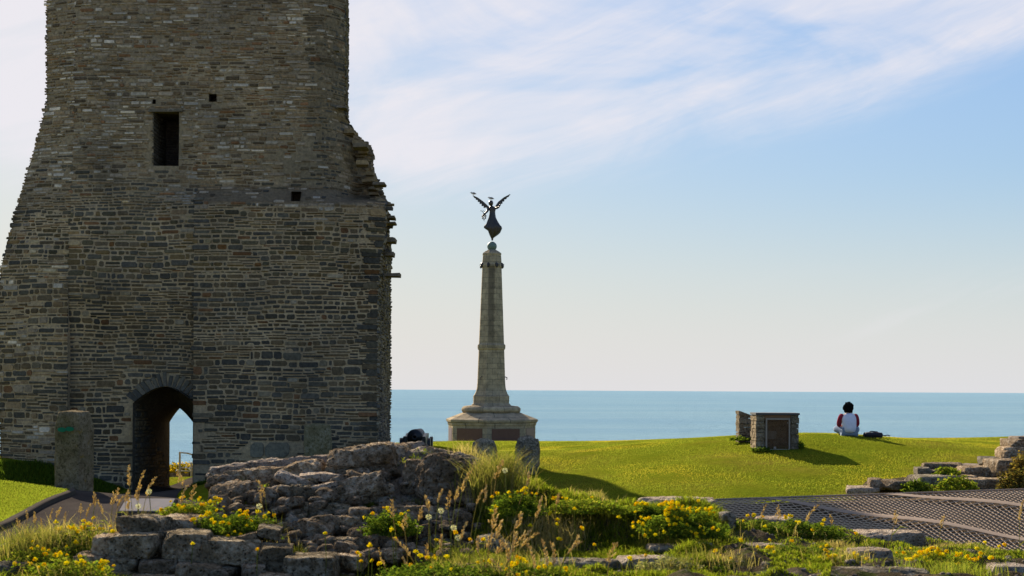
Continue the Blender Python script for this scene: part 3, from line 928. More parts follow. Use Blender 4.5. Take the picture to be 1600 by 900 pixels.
# ------------------------------------------------------------------ the near bank and ruin
PROF = {
    -300: [(5, 1000), (6.3, 935), (6.6, 922), (6.9, 905), (7.2, 893), (7.6, 880), (8.4, 900)],
    30: [(5, 1000), (6.3, 932), (6.6, 918), (6.9, 900), (7.2, 885), (7.6, 872), (8.2, 880)],
    120: [(5, 1000), (6.3, 935), (6.6, 922), (6.9, 900), (7.2, 878), (7.6, 862), (8.2, 868)],
    200: [(5, 1000), (6.5, 945), (6.9, 928), (7.05, 885), (7.2, 848), (7.7, 836), (8.4, 845)],
    320: [(5, 1000), (6.5, 945), (6.9, 928), (7.05, 892), (7.3, 850), (7.9, 818), (8.6, 822)],
    450: [(5, 1000), (6.5, 938), (6.9, 908), (7.3, 880), (7.65, 845), (8.1, 778), (8.9, 738)],
    600: [(5, 1000), (6.5, 938), (7.2, 899), (7.6, 872), (7.8, 838), (8.15, 765), (8.9, 712)],
    720: [(5, 1000), (6.2, 925), (7.0, 894), (7.5, 872), (7.75, 836), (8.15, 764), (8.8, 722)],
    800: [(5, 1000), (6.2, 918), (7.0, 890), (7.45, 872), (7.62, 835), (7.9, 776), (8.6, 750)],
    900: [(5, 1000), (6.2, 912), (6.9, 888), (7.45, 874), (7.6, 842), (7.8, 800), (8.5, 779)],
    1000: [(5, 990), (6.2, 908), (6.9, 886), (7.45, 872), (7.6, 842), (7.8, 806), (8.6, 789)],
    1100: [(5, 990), (6.2, 902), (6.9, 882), (7.45, 866), (7.65, 840), (7.9, 806), (8.5, 794)],
    1150: [(5, 985), (6.2, 900), (6.8, 880), (7.3, 862), (7.8, 842), (8.4, 820), (9.0, 813)],
    1280: [(5, 985), (6.2, 905), (6.8, 886), (7.4, 872), (8, 857), (8.7, 842), (9.3, 834)],
    1400: [(5, 980), (6.2, 908), (6.8, 892), (7.4, 877), (8, 864), (8.7, 852), (9.4, 846)],
    1600: [(5, 980), (6.2, 912), (6.8, 898), (7.4, 886), (8, 876), (8.7, 868), (9.4, 864)],
    1950: [(5, 980), (6.2, 912), (6.8, 898), (7.4, 886), (8, 876), (8.7, 868), (9.4, 864)],
}
PK = sorted(PROF)


def H0(x, y):
    px = 800 + F * x / max(y, 4.0)
    px = min(max(px, PK[0]), PK[-1])
    def col(k):
        pr = PROF[k]; d = [a for a, b in pr]; z = [EYE + (HY - b + ROLL * (k - 800)) * a / F for a, b in pr]
        d = [-2] + d + [d[-1] + 1.2, d[-1] + 3.2]; z = [.62] + z + [z[-1] - .45, -.6]
        return float(np.interp(y, d, z))
    i = max(0, min(len(PK) - 2, int(np.searchsorted(PK, px)) - 1))
    a, b = PK[i], PK[i + 1]; t = (px - a) / (b - a)
    return col(a) * (1 - t) + col(b) * t


def Hn(x, y):
    return .07 * mn.fractal(Vector((x * 2.2, y * 2.2, 1.7)), 1.0, 2.1, 4) + .03 * mn.noise(Vector((x * 9, y * 9, 4)))


def rocky(x, y):
    px = 800 + F * x / max(y, 4.0)
    return sst(310, 360, px) * (1 - sst(715, 775, px)) * sst(7.2, 7.7, y)


def H(x, y):
    e = min(1, max(0, (y - 3) / 2)); h = H0(x, y) + Hn(x, y) * e; k = rocky(x, y)
    if k > 0:
        q = Vector((x * 4.2, y * 4.2, 3.3)); h += k * (.10 * (.35 - abs(mn.noise(q))) + .07 * (.3 - abs(mn.noise(q * 2.3))) + .03 * mn.noise(q * 6))
    return h


def mound():
    ds = np.concatenate([np.linspace(-1.5, 5, 14)[:-1], np.linspace(5, 10, 126), np.linspace(10, 13, 14)[1:]])
    pxs = np.linspace(-280, 1930, 330)
    X = np.zeros((len(ds), len(pxs))); Y = X.copy(); Z = X.copy()
    for i, d in enumerate(ds):
        for k, p in enumerate(pxs):
            x = (p - 800) / F * max(d, 4.0); X[i, k] = x; Y[i, k] = d; Z[i, k] = H(x, d)
    v, f = lattice(X, Y, Z)
    ck = np.array([(rocky(a, b),) * 3 for a, b in zip(X.ravel(), Y.ravel())])
    tag(mesh_obj('earth_bank', v, f, M['earth'], cols=ck, smooth=True), kind='structure')


mound()

BLOCKS = [  # px, py, w, h, depth, tilt, material
    (222, 823, 68, 30, 7.15, .03, 'block'), (258, 834, 66, 11, 7.12, -.02, 'block'), (283, 822, 60, 26, 7.35, .05, 'rock'),
    (173, 853, 36, 33, 7.05, .04, 'rock'), (221, 852, 72, 36, 7.0, -.01, 'block'), (289, 855, 66, 44, 7.0, .03, 'block'), (358, 864, 86, 40, 6.98, .04, 'block'),
    (428, 874, 48, 40, 6.95, .07, 'block'), (486, 891, 76, 42, 6.85, .0, 'block'),
    (143, 879, 46, 25, 6.95, .08, 'rock'), (190, 883, 54, 24, 6.95, .05, 'block'), (246, 886, 62, 24, 6.93, .02, 'rock'), (312, 893, 68, 28, 6.9, .03, 'rock'), (391, 897, 34, 30, 6.88, 0, 'rock'), (352, 900, 30, 24, 6.85, .1, 'block'),
    (92, 896, 60, 24, 6.9, .1, 'block'), (165, 905, 70, 24, 6.85, .02, 'block'), (240, 909, 74, 24, 6.85, .0, 'rock'), (435, 909, 50, 26, 6.8, 0, 'rock'),
    (418, 832, 34, 16, 7.15, .2, 'block'), (392, 840, 26, 12, 7.1, -.2, 'rock'),
]
BOULD = [  # the loose mass above
    (372, 792, 96, 84, 8.1, .06, 'rock'), (448, 778, 88, 66, 8.15, -.08, 'rock'), (408, 752, 130, 40, 8.45, -.06, 'rock'), (404, 815, 80, 44, 7.9, .04, 'rock'), (425, 733, 200, 30, 8.75, -.12, 'flat'), (335, 795, 22, 42, 8.05, .05, 'block'), (345, 756, 46, 28, 8.35, -.1, 'rock'),
    (470, 738, 70, 32, 8.4, -.3, 'rock'), (466, 757, 78, 20, 8.1, .38, 'flat'), (462, 778, 84, 42, 8.0, .12, 'block'), (503, 766, 56, 18, 8.0, -.25, 'flat'),
    (560, 728, 112, 58, 8.4, -.12, 'rock'), (596, 712, 84, 42, 8.8, .05, 'rock'), (552, 769, 96, 46, 8.0, -.22, 'rock'), (662, 712, 96, 26, 9.3, .0, 'rock'), (640, 703, 60, 22, 9.4, -.1, 'flat'),
    (617, 752, 46, 60, 8.5, .1, 'block'), (650, 757, 44, 76, 8.2, .1, 'rock'), (702, 757, 102, 94, 8.05, -.05, 'rock'), (722, 736, 56, 40, 8.3, -.15, 'rock'),
    (516, 797, 108, 22, 7.85, .05, 'block'), (452, 800, 40, 24, 7.85, .25, 'block'), (456, 818, 26, 22, 7.7, .5, 'flat'),
    (540, 822, 60, 32, 7.65, .0, 'rock'), (492, 830, 56, 34, 7.55, .1, 'rock'), (602, 808, 54, 34, 7.8, -.1, 'rock'), (650, 802, 60, 24, 7.8, .0, 'rock'), (590, 840, 56, 30, 7.5, .1, 'rock'), (545, 852, 70, 22, 7.4, 0, 'block'),
    (640, 835, 46, 24, 7.55, -.05, 'rock'), (612, 868, 44, 20, 7.2, 0, 'rock'), (718, 808, 36, 16, 7.7, .05, 'block'), (706, 826, 40, 12, 7.55, 0, 'block'), (772, 858, 54, 44, 7.3, -.05, 'gray'),
    (548, 880, 50, 24, 7.0, .1, 'rock'),
]


def ruin():
    root = empty('ruined_wall', P(450, 850, 7.6)); root.location.z = 1.2
    tag(root, 'low ruined wall of lichened grey rubble and squared blocks in the foreground', 'ruined wall')
    for i, (px, py, w, h, d, t, m) in enumerate(BLOCKS):
        rock('stone_block', px, py, w, h, d, M[m], 100 + i, root, tilt=t, block=.95, rough=.09 if m == 'block' else .15, sub=5, cuts=10, dep=.12 + .1 * random.random(), cutmin=.86)
    for i, (px, py, w, h, d, t, m) in enumerate(BOULD):
        big = w > 80
        rock('boulder', px, py, w, h, d, M[m], 200 + i, root, tilt=t, block=.7, rough=.17, sub=6 if big else 5, cuts=16, cutmin=.66)
    random.seed(45)
    for k in range(26):
        px = random.uniform(345, 735); top = float(np.interp(px, [330, 450, 560, 640, 750], [772, 752, 735, 730, 760])); py = random.uniform(top, 850)
        d = float(np.interp(py, [730, 790, 830, 875], [8.35, 7.9, 7.7, 7.35])); w = random.uniform(34, 84)
        rock('slab', px, py, w, random.uniform(7, 17), d, M[random.choice(('rock', 'flat', 'block'))], 3300 + k, root, tilt=random.uniform(-.3, .3), block=.85, rough=.14, sub=4, cuts=12, cutmin=.7, dep=random.uniform(.08, .16))
    random.seed(44); m = MB()
    for k in range(330):
        px = random.uniform(335, 745); top = float(np.interp(px, [330, 450, 560, 640, 750], [790, 762, 742, 742, 770]))
        py = random.uniform(top, 872); d = float(np.interp(py, [740, 790, 830, 875], [8.3, 7.9, 7.68, 7.25])) + random.uniform(-.14, .08)
        w = random.uniform(8, 38) * d / F / 2; h = w * random.uniform(.35, .8)
        s_, f_ = rock_mesh((w, w * .9, h), 2000 + k, .6, 9, .12, 3, (random.uniform(-.4, .4), random.uniform(-.4, .4), random.uniform(0, 3)), .7)
        c = P(px, py, d); c.z = max(c.z, H(c.x, d) - .01)
        m.add((s_ + np.array(c)).tolist(), f_.tolist())
    tag(m.build('rubble', M['rock'], root, True), kind='stuff')
    return root


ruin()

FLATS = [  # single stones bedded in the turf: px, py, w, h, d, label, material
    (1390, 842, 112, 24, 8.6, 'broad pale flat stone beside the netted bank', 'flat'), (1362, 872, 64, 28, 7.3, 'small rounded tan stone in front of the broad pale flat stone', 'flat'),
    (1188, 861, 84, 20, 7.5, 'low tan stone bedded between two mossy cushions', 'flat'), (1380, 902, 150, 26, 6.4, 'long rough dark grey stone at the bottom edge below the dense yellow flowers', 'gray'),
    (1102, 868, 34, 36, 7.1, 'upright dark broken stone at the end of the mossy ledge', 'gray'), (1580, 897, 60, 28, 6.6, 'pale stone at the bottom right corner', 'flat'),
    (1212, 816, 60, 16, 8.8, 'pale stone just behind the flowering moss cushion by the net', 'flat'), (1137, 816, 24, 30, 7.9, 'bluish grey stone at the right end of the biggest flower clump', 'gray'),
    (1060, 786, 120, 16, 8.7, 'long pale slab lying along the crest behind the biggest flower clump', 'flat'), (960, 790, 60, 10, 8.7, 'thin pale slab on the crest left of the long pale slab', 'flat'),
    (905, 886, 130, 22, 6.75, 'wide dark slab on the lower ledge under the turf bank', 'gray'), (1010, 880, 90, 18, 6.9, 'mid brown slab on the lower ledge beside the lichen clump', 'flat'), (740, 897, 96, 26, 6.5, 'low reddish brown slab at the bottom edge among the grass stalks', 'rock'),
    (1505, 868, 60, 14, 7.9, 'small grey stone right of the dense yellow flowers', 'gray'), (22, 862, 60, 24, 7.4, 'grey lichened stone at the left edge beside the flowering shrub', 'gray'), (15, 892, 60, 26, 6.9, 'mossy stone in the bottom left corner', 'gray'),
    (1040, 858, 56, 12, 7.3, 'flat brown stone tucked under the turf bank', 'flat'), (1250, 885, 60, 14, 6.9, 'half buried grey stone below the right moss cushion', 'gray')]
for i, (px, py, w, h, d, lab, m) in enumerate(FLATS):
    tag(rock('flat_stone', px, py, w, h, d, M[m], 400 + i, None, block=.6, rough=.10, sub=5, cuts=9, dep=max(.09, min(w, 70) * d / F * .45)), lab, 'stone')


# ------------------------------------------------------------------ standing stones
def standing(px, ytop, ybot, w, d, mat, lab, seed, dep, tilt=0., block=.9, cuts=5, sub=5, rough=.05, bury=14, yaw=0.0):
    o = rock('standing_stone', px, (ytop + ybot + bury) / 2, w, ybot + bury - ytop, d, M[mat], seed, None, dep=dep, tilt=tilt, block=block, rough=rough, cuts=cuts, yaw=yaw, sub=sub, cutmin=.86)
    return tag(o, lab, 'standing stone')


ss = standing(113, 645, 772, 43, 21.4, 'stand', 'tall square standing stone with a green mark on the grass beside the arch', 61, .21, .01, yaw=-.3)
pm = MB(); pc = P(108, 669, 21.4)
yfront = min(v.co.y for v in ss.data.vertices) + ss.location.y
for k in range(5):
    r0 = random.uniform(.025, .05); cx, cz = pc.x + random.uniform(-.06, .07), pc.z + random.uniform(-.03, .03)
    ring = [(cx + r0 * 1.5 * math.cos(w), 0, cz + r0 * .8 * math.sin(w)) for w in np.linspace(0, 2 * math.pi, 9)[:-1]]
    dg = bpy.context.evaluated_depsgraph_get()
    pts = []
    for q in ring:
        hit, loc, nn, _ = ss.ray_cast(Vector((q[0], 30, q[2])) - ss.location, Vector((0, 1, 0)))
        pts.append((q[0], (loc.y + ss.location.y if hit else yfront) - .008 - .005 * k, q[2]))
    pm.add(pts, [tuple(range(8))])
o = pm.build('paint_mark', M['paint']); o.parent = ss; o.location = o.location - ss.location
standing(496, 663, 716, 42, 34.8, 'olive', 'pointed mossy standing stone against the right half of the tower', 68, .18, -.02, .72, 8)
standing(824, 682, 738, 38, 33.2, 'gray', 'rounded dark grey standing stone on the lawn right of the memorial', 63, .26, .03, .45, 14, rough=.10)
standing(757, 686, 725, 40, 34.2, 'gray', 'short blunt standing stone in front of the memorial base', 64, .22, -.06, .4, 14, rough=.12)


# ------------------------------------------------------------------ stepped ruin on the right
def steps():
    root = empty('stone_steps', P(1480, 765, 25))
    tag(root, 'stepped ruin of broken stone slabs rising to the right edge', 'ruined wall')
    T = [(1352, 767, 50, 12, 25, 'flat'), (1373, 757, 24, 17, 25.1, 'rock'), (1400, 758, 44, 14, 24.9, 'rock'), (1462, 752, 66, 18, 25.2, 'gray'), (1540, 758, 82, 20, 24.9, 'rock'), (1590, 758, 50, 22, 24.8, 'rock'),
         (1476, 729, 58, 11, 26.6, 'rock'), (1522, 730, 50, 9, 26.7, 'flat'), (1446, 737, 22, 12, 26, 'gray'), (1490, 741, 76, 12, 26, 'rock'), (1535, 740, 62, 22, 25.9, 'rock'), (1556, 722, 40, 15, 26.3, 'gray'),
         (1585, 735, 70, 34, 25.6, 'rock'), (1592, 711, 50, 26, 26.2, 'rock'), (1598, 696, 44, 20, 26.3, 'rock'), (1608, 688, 44, 12, 26.4, 'flat'), (1640, 720, 60, 90, 26, 'rock'), (1572, 712, 14, 16, 26.1, 'rock'), (1430, 762, 60, 12, 25.4, 'rock'), (1500, 768, 120, 12, 24.9, 'gray'), (1650, 760, 80, 40, 25, 'rock'), (1510, 750, 30, 14, 25.4, 'rock')]
    for i, (px, py, w, h, d, m) in enumerate(T):
        rock('stone_slab', px, py, w, h, d, M[m], 500 + i, root, block=.82, rough=.10, sub=4, cuts=8, dep=.35, cutmin=.8)
    # the earth it stands in
    m = MB()
    for i, (px, py, w) in enumerate([(1450, 775, 240), (1560, 765, 200), (1640, 740, 160)]):
        s, f = rock_mesh((w * 25 / F / 2, .9, .35), 540 + i, .3, 6, .12, 4)
        m.add((s + np.array(P(px, py, 26.0))).tolist(), f.tolist())
    m.build('earth_core', M['earth'], root, True)


steps()


# ------------------------------------------------------------------ the netted bank
def net():
    A, B = P(1118, 781.5, 22.4), P(1700, 762, 22.4)
    D_, E = P(1118, 900, 18.8), P(1700, 868, 18.8)
    def S(u, v, off=0.0):
        p = A.lerp(B, u).lerp(D_.lerp(E, u), v)
        wv = .018 * math.sin(u * 9 + v * 5) + .012 * math.sin(u * 21 - v * 9)
        f1 = abs(v - (u * 1.05 - .10)); f2 = abs(v - (u * .9 - .42))
        ridge = .05 * math.exp(-(f1 / .04) ** 2) + .05 * math.exp(-(f2 / .04) ** 2)
        n = Vector((0, -.3, .95))
        edge = min(1, v / .08)
        return p + n * ((wv + ridge) * edge + off)
    root = empty('ground_net', A)
    tag(root, 'coarse brown netting stretched over a bare bank beside the lawn', 'net')
    L, Wd = (B - A).length, (D_ - A).length
    N1, N2 = int(L / .085), int(Wd / .10)
    cords = MB()
    for k in range(N2 + 1):
        v = k / N2
        cords.tube([S(u, v) for u in np.linspace(0, 1, 90)], .010, 4)
    nd = N1 + N2
    for k in range(-N2, N1 + 1):
        pts = []
        for q in np.linspace(0, 1, 34):
            u = (k + q * N2 * .62) / N1
            if 0 <= u <= 1: pts.append(S(u, q))
        if len(pts) > 1: cords.tube(pts, .0075, 4)
    cords.build('cord', M['rope'], root)
    for f in (lambda u: u * 1.05 - .10, lambda u: u * .9 - .42):
        m = MB(); us = [u for u in np.linspace(0, 1, 120) if -.02 <= f(u) <= 1]
        rows = [[S(u, min(1, max(0, f(u) + dv)), .016) for dv in (-.022, 0, .022)] for u in us]
        b = 0
        for r_ in rows: m.v += [tuple(q) for q in r_]
        for i in range(len(rows) - 1):
            for k in range(2): m.f.append((i * 3 + k, i * 3 + k + 1, (i + 1) * 3 + k + 1, (i + 1) * 3 + k))
        m.build('seam', M['web'], root, True)
    m = MB(); m.tube([S(u, 0, .01) for u in np.linspace(0, 1, 60)], .016, 6); m.build('edge_rope', M['web'], root)
    # bare soil under the net
    us = np.linspace(-.03, 1.02, 90); vs = np.concatenate([[-.35, -.15], np.linspace(0, 1.1, 40)])
    X = np.zeros((len(vs), len(us))); Y = X.copy(); Z = X.copy()
    for i, v in enumerate(vs):
        for k, u in enumerate(us):
            if v >= 0: q = S(u, v, -.075)
            else:
                q = S(u, 0, -.075) + Vector((0, 2.6 * -v, 1.9 * v))
            X[i, k], Y[i, k], Z[i, k] = q
    v, f = lattice(X, Y, Z)
    tag(mesh_obj('bare_bank', v, f, M['soil'], smooth=True), kind='structure')


net()


# ------------------------------------------------------------------ war memorial
def memorial():
    D = 80.0; k = D / F; base = P(767, 697, D); cx = base.x; gz = float(G(cx, D)) - .3
    root = empty('war_memorial', (cx, D, gz))
    tag(root, 'tall tapering granite memorial column with a dark winged statue on top', 'memorial')
    def zz(py): return P(767, py, D).z
    n7 = R(163)
    m = MB(); loc = (cx, D, zz(693))
    m.lathe([(70 * k, gz - base.z * 0 - 0 + 0 - 0), (70 * k, zz(664))] if False else [(70.5 * k, gz), (70.5 * k, zz(664.5))], (cx, D, 0), 7, n7)
    m.lathe([(71 * k, zz(664.4)), (72 * k, zz(662.5)), (72 * k, zz(660)), (74 * k, zz(658.8)), (74.5 * k, zz(655.5)), (73 * k, zz(654.6)), (45 * k, zz(644))], (cx, D, 0), 7, n7)
    m.build('plinth', M['granite'], root, loc=loc)
    for i in range(7):
        a0, a1 = n7 + 2 * math.pi * i / 7, n7 + 2 * math.pi * (i + 1) / 7
        p0 = Vector((cx + 70.5 * k * math.cos(a0), D + 70.5 * k * math.sin(a0), 0)); p1 = Vector((cx + 70.5 * k * math.cos(a1), D + 70.5 * k * math.sin(a1), 0))
        nrm = Vector((math.cos((a0 + a1) / 2), math.sin((a0 + a1) / 2), 0)) * .02
        q0, q1 = p0.lerp(p1, .13) + nrm, p0.lerp(p1, .87) + nrm
        w = MB(); zt, zb_ = zz(668.5), zz(693)
        w.add([(q0.x, q0.y, zb_), (q1.x, q1.y, zb_), (q1.x, q1.y, zt), (q0.x, q0.y, zt), (p0.lerp(p1, .13).x, p0.lerp(p1, .13).y, zb_), (p0.lerp(p1, .87).x, p0.lerp(p1, .87).y, zb_), (p0.lerp(p1, .87).x, p0.lerp(p1, .87).y, zt), (p0.lerp(p1, .13).x, p0.lerp(p1, .13).y, zt)],
              [(0, 1, 2, 3), (1, 5, 6, 2), (4, 0, 3, 7), (3, 2, 6, 7)])
        w.build('bronze_panel', M['panel'], root)
    m = MB()
    m.lathe([(44 * k, zz(645)), (46 * k, zz(642)), (46.5 * k, zz(640)), (45.5 * k, zz(637)), (42 * k, zz(634.5)), (33 * k, zz(633.5))], (cx, D, 0), 40)
    m.build('torus_moulding', M['granite'], root, True, loc)
    oc = R(22.5 + 4); e = 1 / math.cos(R(18)) * .98
    m = MB()
    pr = [(31.5, 634), (31.5, 632), (30, 631.2), (29, 630), (29, 620), (29.5, 619.5), (28.5, 618.5), (26.5, 615.5), (24.5, 611), (23.2, 606), (22.4, 598), (20.6, 547), (22, 545.5), (22.4, 543), (22.4, 539.5), (21.4, 538.5), (20.2, 537), (15.6, 419), (16.6, 417.5), (16.8, 414), (16, 412.5), (15.6, 411), (14.6, 399), (15.2, 398), (15.0, 396), (13, 394.6), (11, 393), (8.5, 391.8), (7, 390.5)]
    m.lathe([(a * k * e, zz(b)) for a, b in pr], (cx, D, 0), 8, oc)
    m.build('column', M['granite'], root, loc=loc)
    for i in range(8):      # carved heads under the capital
        a = oc + i * math.pi / 4; m = MB(); c = (cx + 16.6 * k * math.cos(a), D + 16.6 * k * math.sin(a), zz(414.5))
        m.ball(c, (.09, .09, .13)); m.ball((c[0] + .06 * math.cos(a), c[1] + .06 * math.sin(a), c[2] - .09), (.06, .06, .08)); m.tube([(c[0], c[1], c[2] + .08), (c[0] + .12 * math.cos(a + .6), c[1] + .12 * math.sin(a + .6), c[2] + .02), (c[0] + .09 * math.cos(a + .9), c[1] + .09 * math.sin(a + .9), c[2] - .08)], .025)
        m.build('carved_head', M['bronze'], root, True)
    for i, (zp, rr) in enumerate([(590, 21.4)]):
        for a in (oc + R(180 + 22.5), oc - R(22.5)):
            m = MB(); c = (cx + rr * k * math.cos(a), D + rr * k * math.sin(a), zz(zp)); m.tube([(c[0], c[1], c[2] + .05), (c[0] + .12 * math.cos(a), c[1] + .12 * math.sin(a), c[2]), (c[0] + .1 * math.cos(a), c[1] + .1 * math.sin(a), c[2] - .12)], .03); m.build('bracket', M['bronze'], root)
    # globe and statue
    m = MB(); m.ball((cx, D, zz(385)), 7.6 * k, 20, 14); bl = m.build('globe', M['verd'], root, True)
    q = .0044
    def sp_(a, b, y=0.0): return Vector((cx + (a - 385) * q, D + y, zz(377.6) + (720 - b) * q))
    st = MB()
    rings = [(705, 388, 10, 10), (676, 388, 13, 14), (662, 392, 24, 24), (632, 405, 50, 38), (592, 415, 72, 48), (556, 398, 100, 56), (532, 402, 106, 58), (505, 398, 80, 54), (460, 390, 58, 46), (412, 386, 47, 40), (365, 387, 38, 32), (335, 388, 36, 30), (305, 386, 46, 33), (285, 384, 52, 34), (272, 380, 30, 26), (262, 376, 16, 16), (250, 372, 14, 14)]
    b = len(st.v); n = 28
    for j, (zy, xc, hw, hd) in enumerate(rings):
        for i in range(n):
            w = 2 * math.pi * i / n
            fold = 1 + (.13 * math.sin(7 * w + zy * .02) + .07 * math.sin(12 * w - zy * .03)) * (1 if 440 < zy < 690 else .15)
            c = sp_(xc + hw * fold * math.cos(w), zy + (14 * math.sin(3 * w + 1) if 500 < zy < 600 else 0), hd * q * fold * math.sin(w)); st.v.append(tuple(c))
    for j in range(len(rings) - 1):
        for i in range(n): st.f.append((b + j * n + i, b + j * n + (i + 1) % n, b + (j + 1) * n + (i + 1) % n, b + (j + 1) * n + i))
    st.ball(sp_(368, 228, -.02), (31 * q, 33 * q, 36 * q), 14, 10); st.ball(sp_(372, 205, .05), (22 * q, 22 * q, 16 * q), 10, 7)
    st.ball(sp_(360, 226, -.15), (.012, .03, .02), 6, 4)
    # arms: one lowered with the wreath, one raised behind the wing
    st.tube([sp_(342, 292), sp_(322, 335, -.08), sp_(300, 362, -.16), sp_(281, 392, -.22)], [.075, .065, .052, .04], 8)
    st.tube([sp_(425, 290), sp_(450, 292, -.1), sp_(470, 280, -.16), sp_(482, 258, -.2)], [.075, .06, .05, .035], 8)
    for hx, hy, yy, sg in ((279, 396, -.22, 1), (484, 252, -.2, -1)):
        c = sp_(hx, hy, yy); st.ball(c, (.045, .03, .055), 8, 6)
        for fng in range(4):
            st.tube([c + Vector((-.03 + .02 * fng, 0, -.04 * sg)), c + Vector((-.034 + .023 * fng, -.02, -.085 * sg)), c + Vector((-.03 + .02 * fng, -.045, -.105 * sg))], .009, 5)
        st.tube([c + Vector((.035, 0, 0)), c + Vector((.06, -.02, -.03 * sg)), c + Vector((.055, -.04, -.06 * sg))], .01, 5)
    fig = st.build('winged_figure', M['bronze'], root, True)
    def wing(pts, lean):
        w = MB(); top, bot = [], []
        N = 22
        for i in range(N):
            t = i / (N - 1); a = np.array(pts); xx = np.interp(t, [0, .35, .7, 1], a[:, 0]); yy = np.interp(t, [0, .35, .7, 1], a[:, 1]); wd = np.interp(t, [0, .2, .45, .8, 1], [30, 58, 50, 30, 9])
            nx, ny = (pts[3][1] - pts[0][1]), -(pts[3][0] - pts[0][0]); ln = math.hypot(nx, ny); nx, ny = nx / ln, ny / ln
            if ny < 0: nx, ny = -nx, -ny
            fe = 1 - .32 * ((i * 1.0) % 3 == 2)
            top.append((xx, yy, .10 + lean * t)); bot.append((xx + nx * wd * fe, yy + ny * wd * fe, .14 + lean * t))
        for th in (-.02, .02):
            for p_ in top + bot: w.v.append(tuple(sp_(p_[0], p_[1], p_[2] + th)))
        M2 = 2 * N
        for i in range(N - 1):
            w.f += [(i, i + 1, N + i + 1, N + i), (M2 + i, M2 + N + i, M2 + N + i + 1, M2 + i + 1), (i, M2 + i, M2 + i + 1, i + 1), (N + i, N + i + 1, M2 + N + i + 1, M2 + N + i)]
        w.f += [(0, N, M2 + N, M2), (N - 1, M2 + N - 1, M2 + 2 * N - 1, 2 * N - 1)]
        return w
    for pts in ([(345, 272), (275, 205), (205, 152), (137, 118)], [(415, 275), (460, 205), (530, 145), (612, 100)]):
        wing(pts, .25).build('wing', M['bronze'], root)
    m = MB()
    m.tube([sp_(283 + 20 * math.cos(w), 408 + 30 * math.sin(w), -.24) for w in np.linspace(0, 2 * math.pi, 20)], .022, 6)
    for w in np.linspace(0, 2 * math.pi, 26): m.ball(sp_(283 + 21 * math.cos(w) + random.uniform(-6, 6), 408 + 31 * math.sin(w), -.24 + random.uniform(-.04, .04)), (.03, .02, .03), 6, 4)
    m.tube([sp_(283, 375, -.24), sp_(262, 340, -.24), sp_(240, 332, -.26), sp_(232, 336, -.28)], [.02, .018, .018, .012], 6)
    m.tube([sp_(283, 375, -.24), sp_(290, 345, -.26), sp_(268, 328, -.26)], .014, 6)
    m.tube([sp_(285, 438, -.24), sp_(294, 470, -.24), sp_(272, 452, -.24)], .012, 6)
    m.build('wreath', M['bronze'], root, True)
    # two gulls
    for a, b_, y, lab in ((140, 120, .36, 'small gull perched on the left wing tip of the statue'), (368, 192, .0, 'small gull perched on the head of the statue')):
        g = MB(); c = sp_(a, b_ - 26, y)
        g.ball(c, (.13, .055, .06), 10, 7, rotm=Matrix.Rotation(R(10), 3, 'Y')); g.ball(c + Vector((-.11, 0, .05)), .045, 8, 6)
        g.tube([c + Vector((.08, 0, -.01)), c + Vector((.19, 0, -.03))], [.045, .012], 6)
        o = g.build('gull', M['gull'], loc=c); tag(o, lab, 'gull', 'gulls on the memorial')
        w = MB(); w.tube([c + Vector((-.145, 0, .05)), c + Vector((-.20, 0, .04))], [.014, .004], 6); q2 = w.build('beak', M['beak'], loc=c); q2.parent = o; q2.location = (0, 0, 0)
        w = MB()
        for s_ in (-.02, .02): w.tube([c + Vector((.0, s_, -.05)), c + Vector((-.01, s_, -.125))], .008, 5)
        q2 = w.build('leg', M['beak'], loc=c); q2.parent = o; q2.location = (0, 0, 0)
        w = MB(); w.ball(c + Vector((.04, -.045, .015)), (.11, .02, .045), 8, 6, rotm=Matrix.Rotation(R(14), 3, 'Y')); w.ball(c + Vector((.04, .045, .015)), (.11, .02, .045), 8, 6, rotm=Matrix.Rotation(R(14), 3, 'Y'))
        q2 = w.build('wing', m_gw, loc=c); q2.parent = o; q2.location = (0, 0, 0)


m_gw = m_plain('gull_wing', (.2, .19, .22), .8)
memorial()


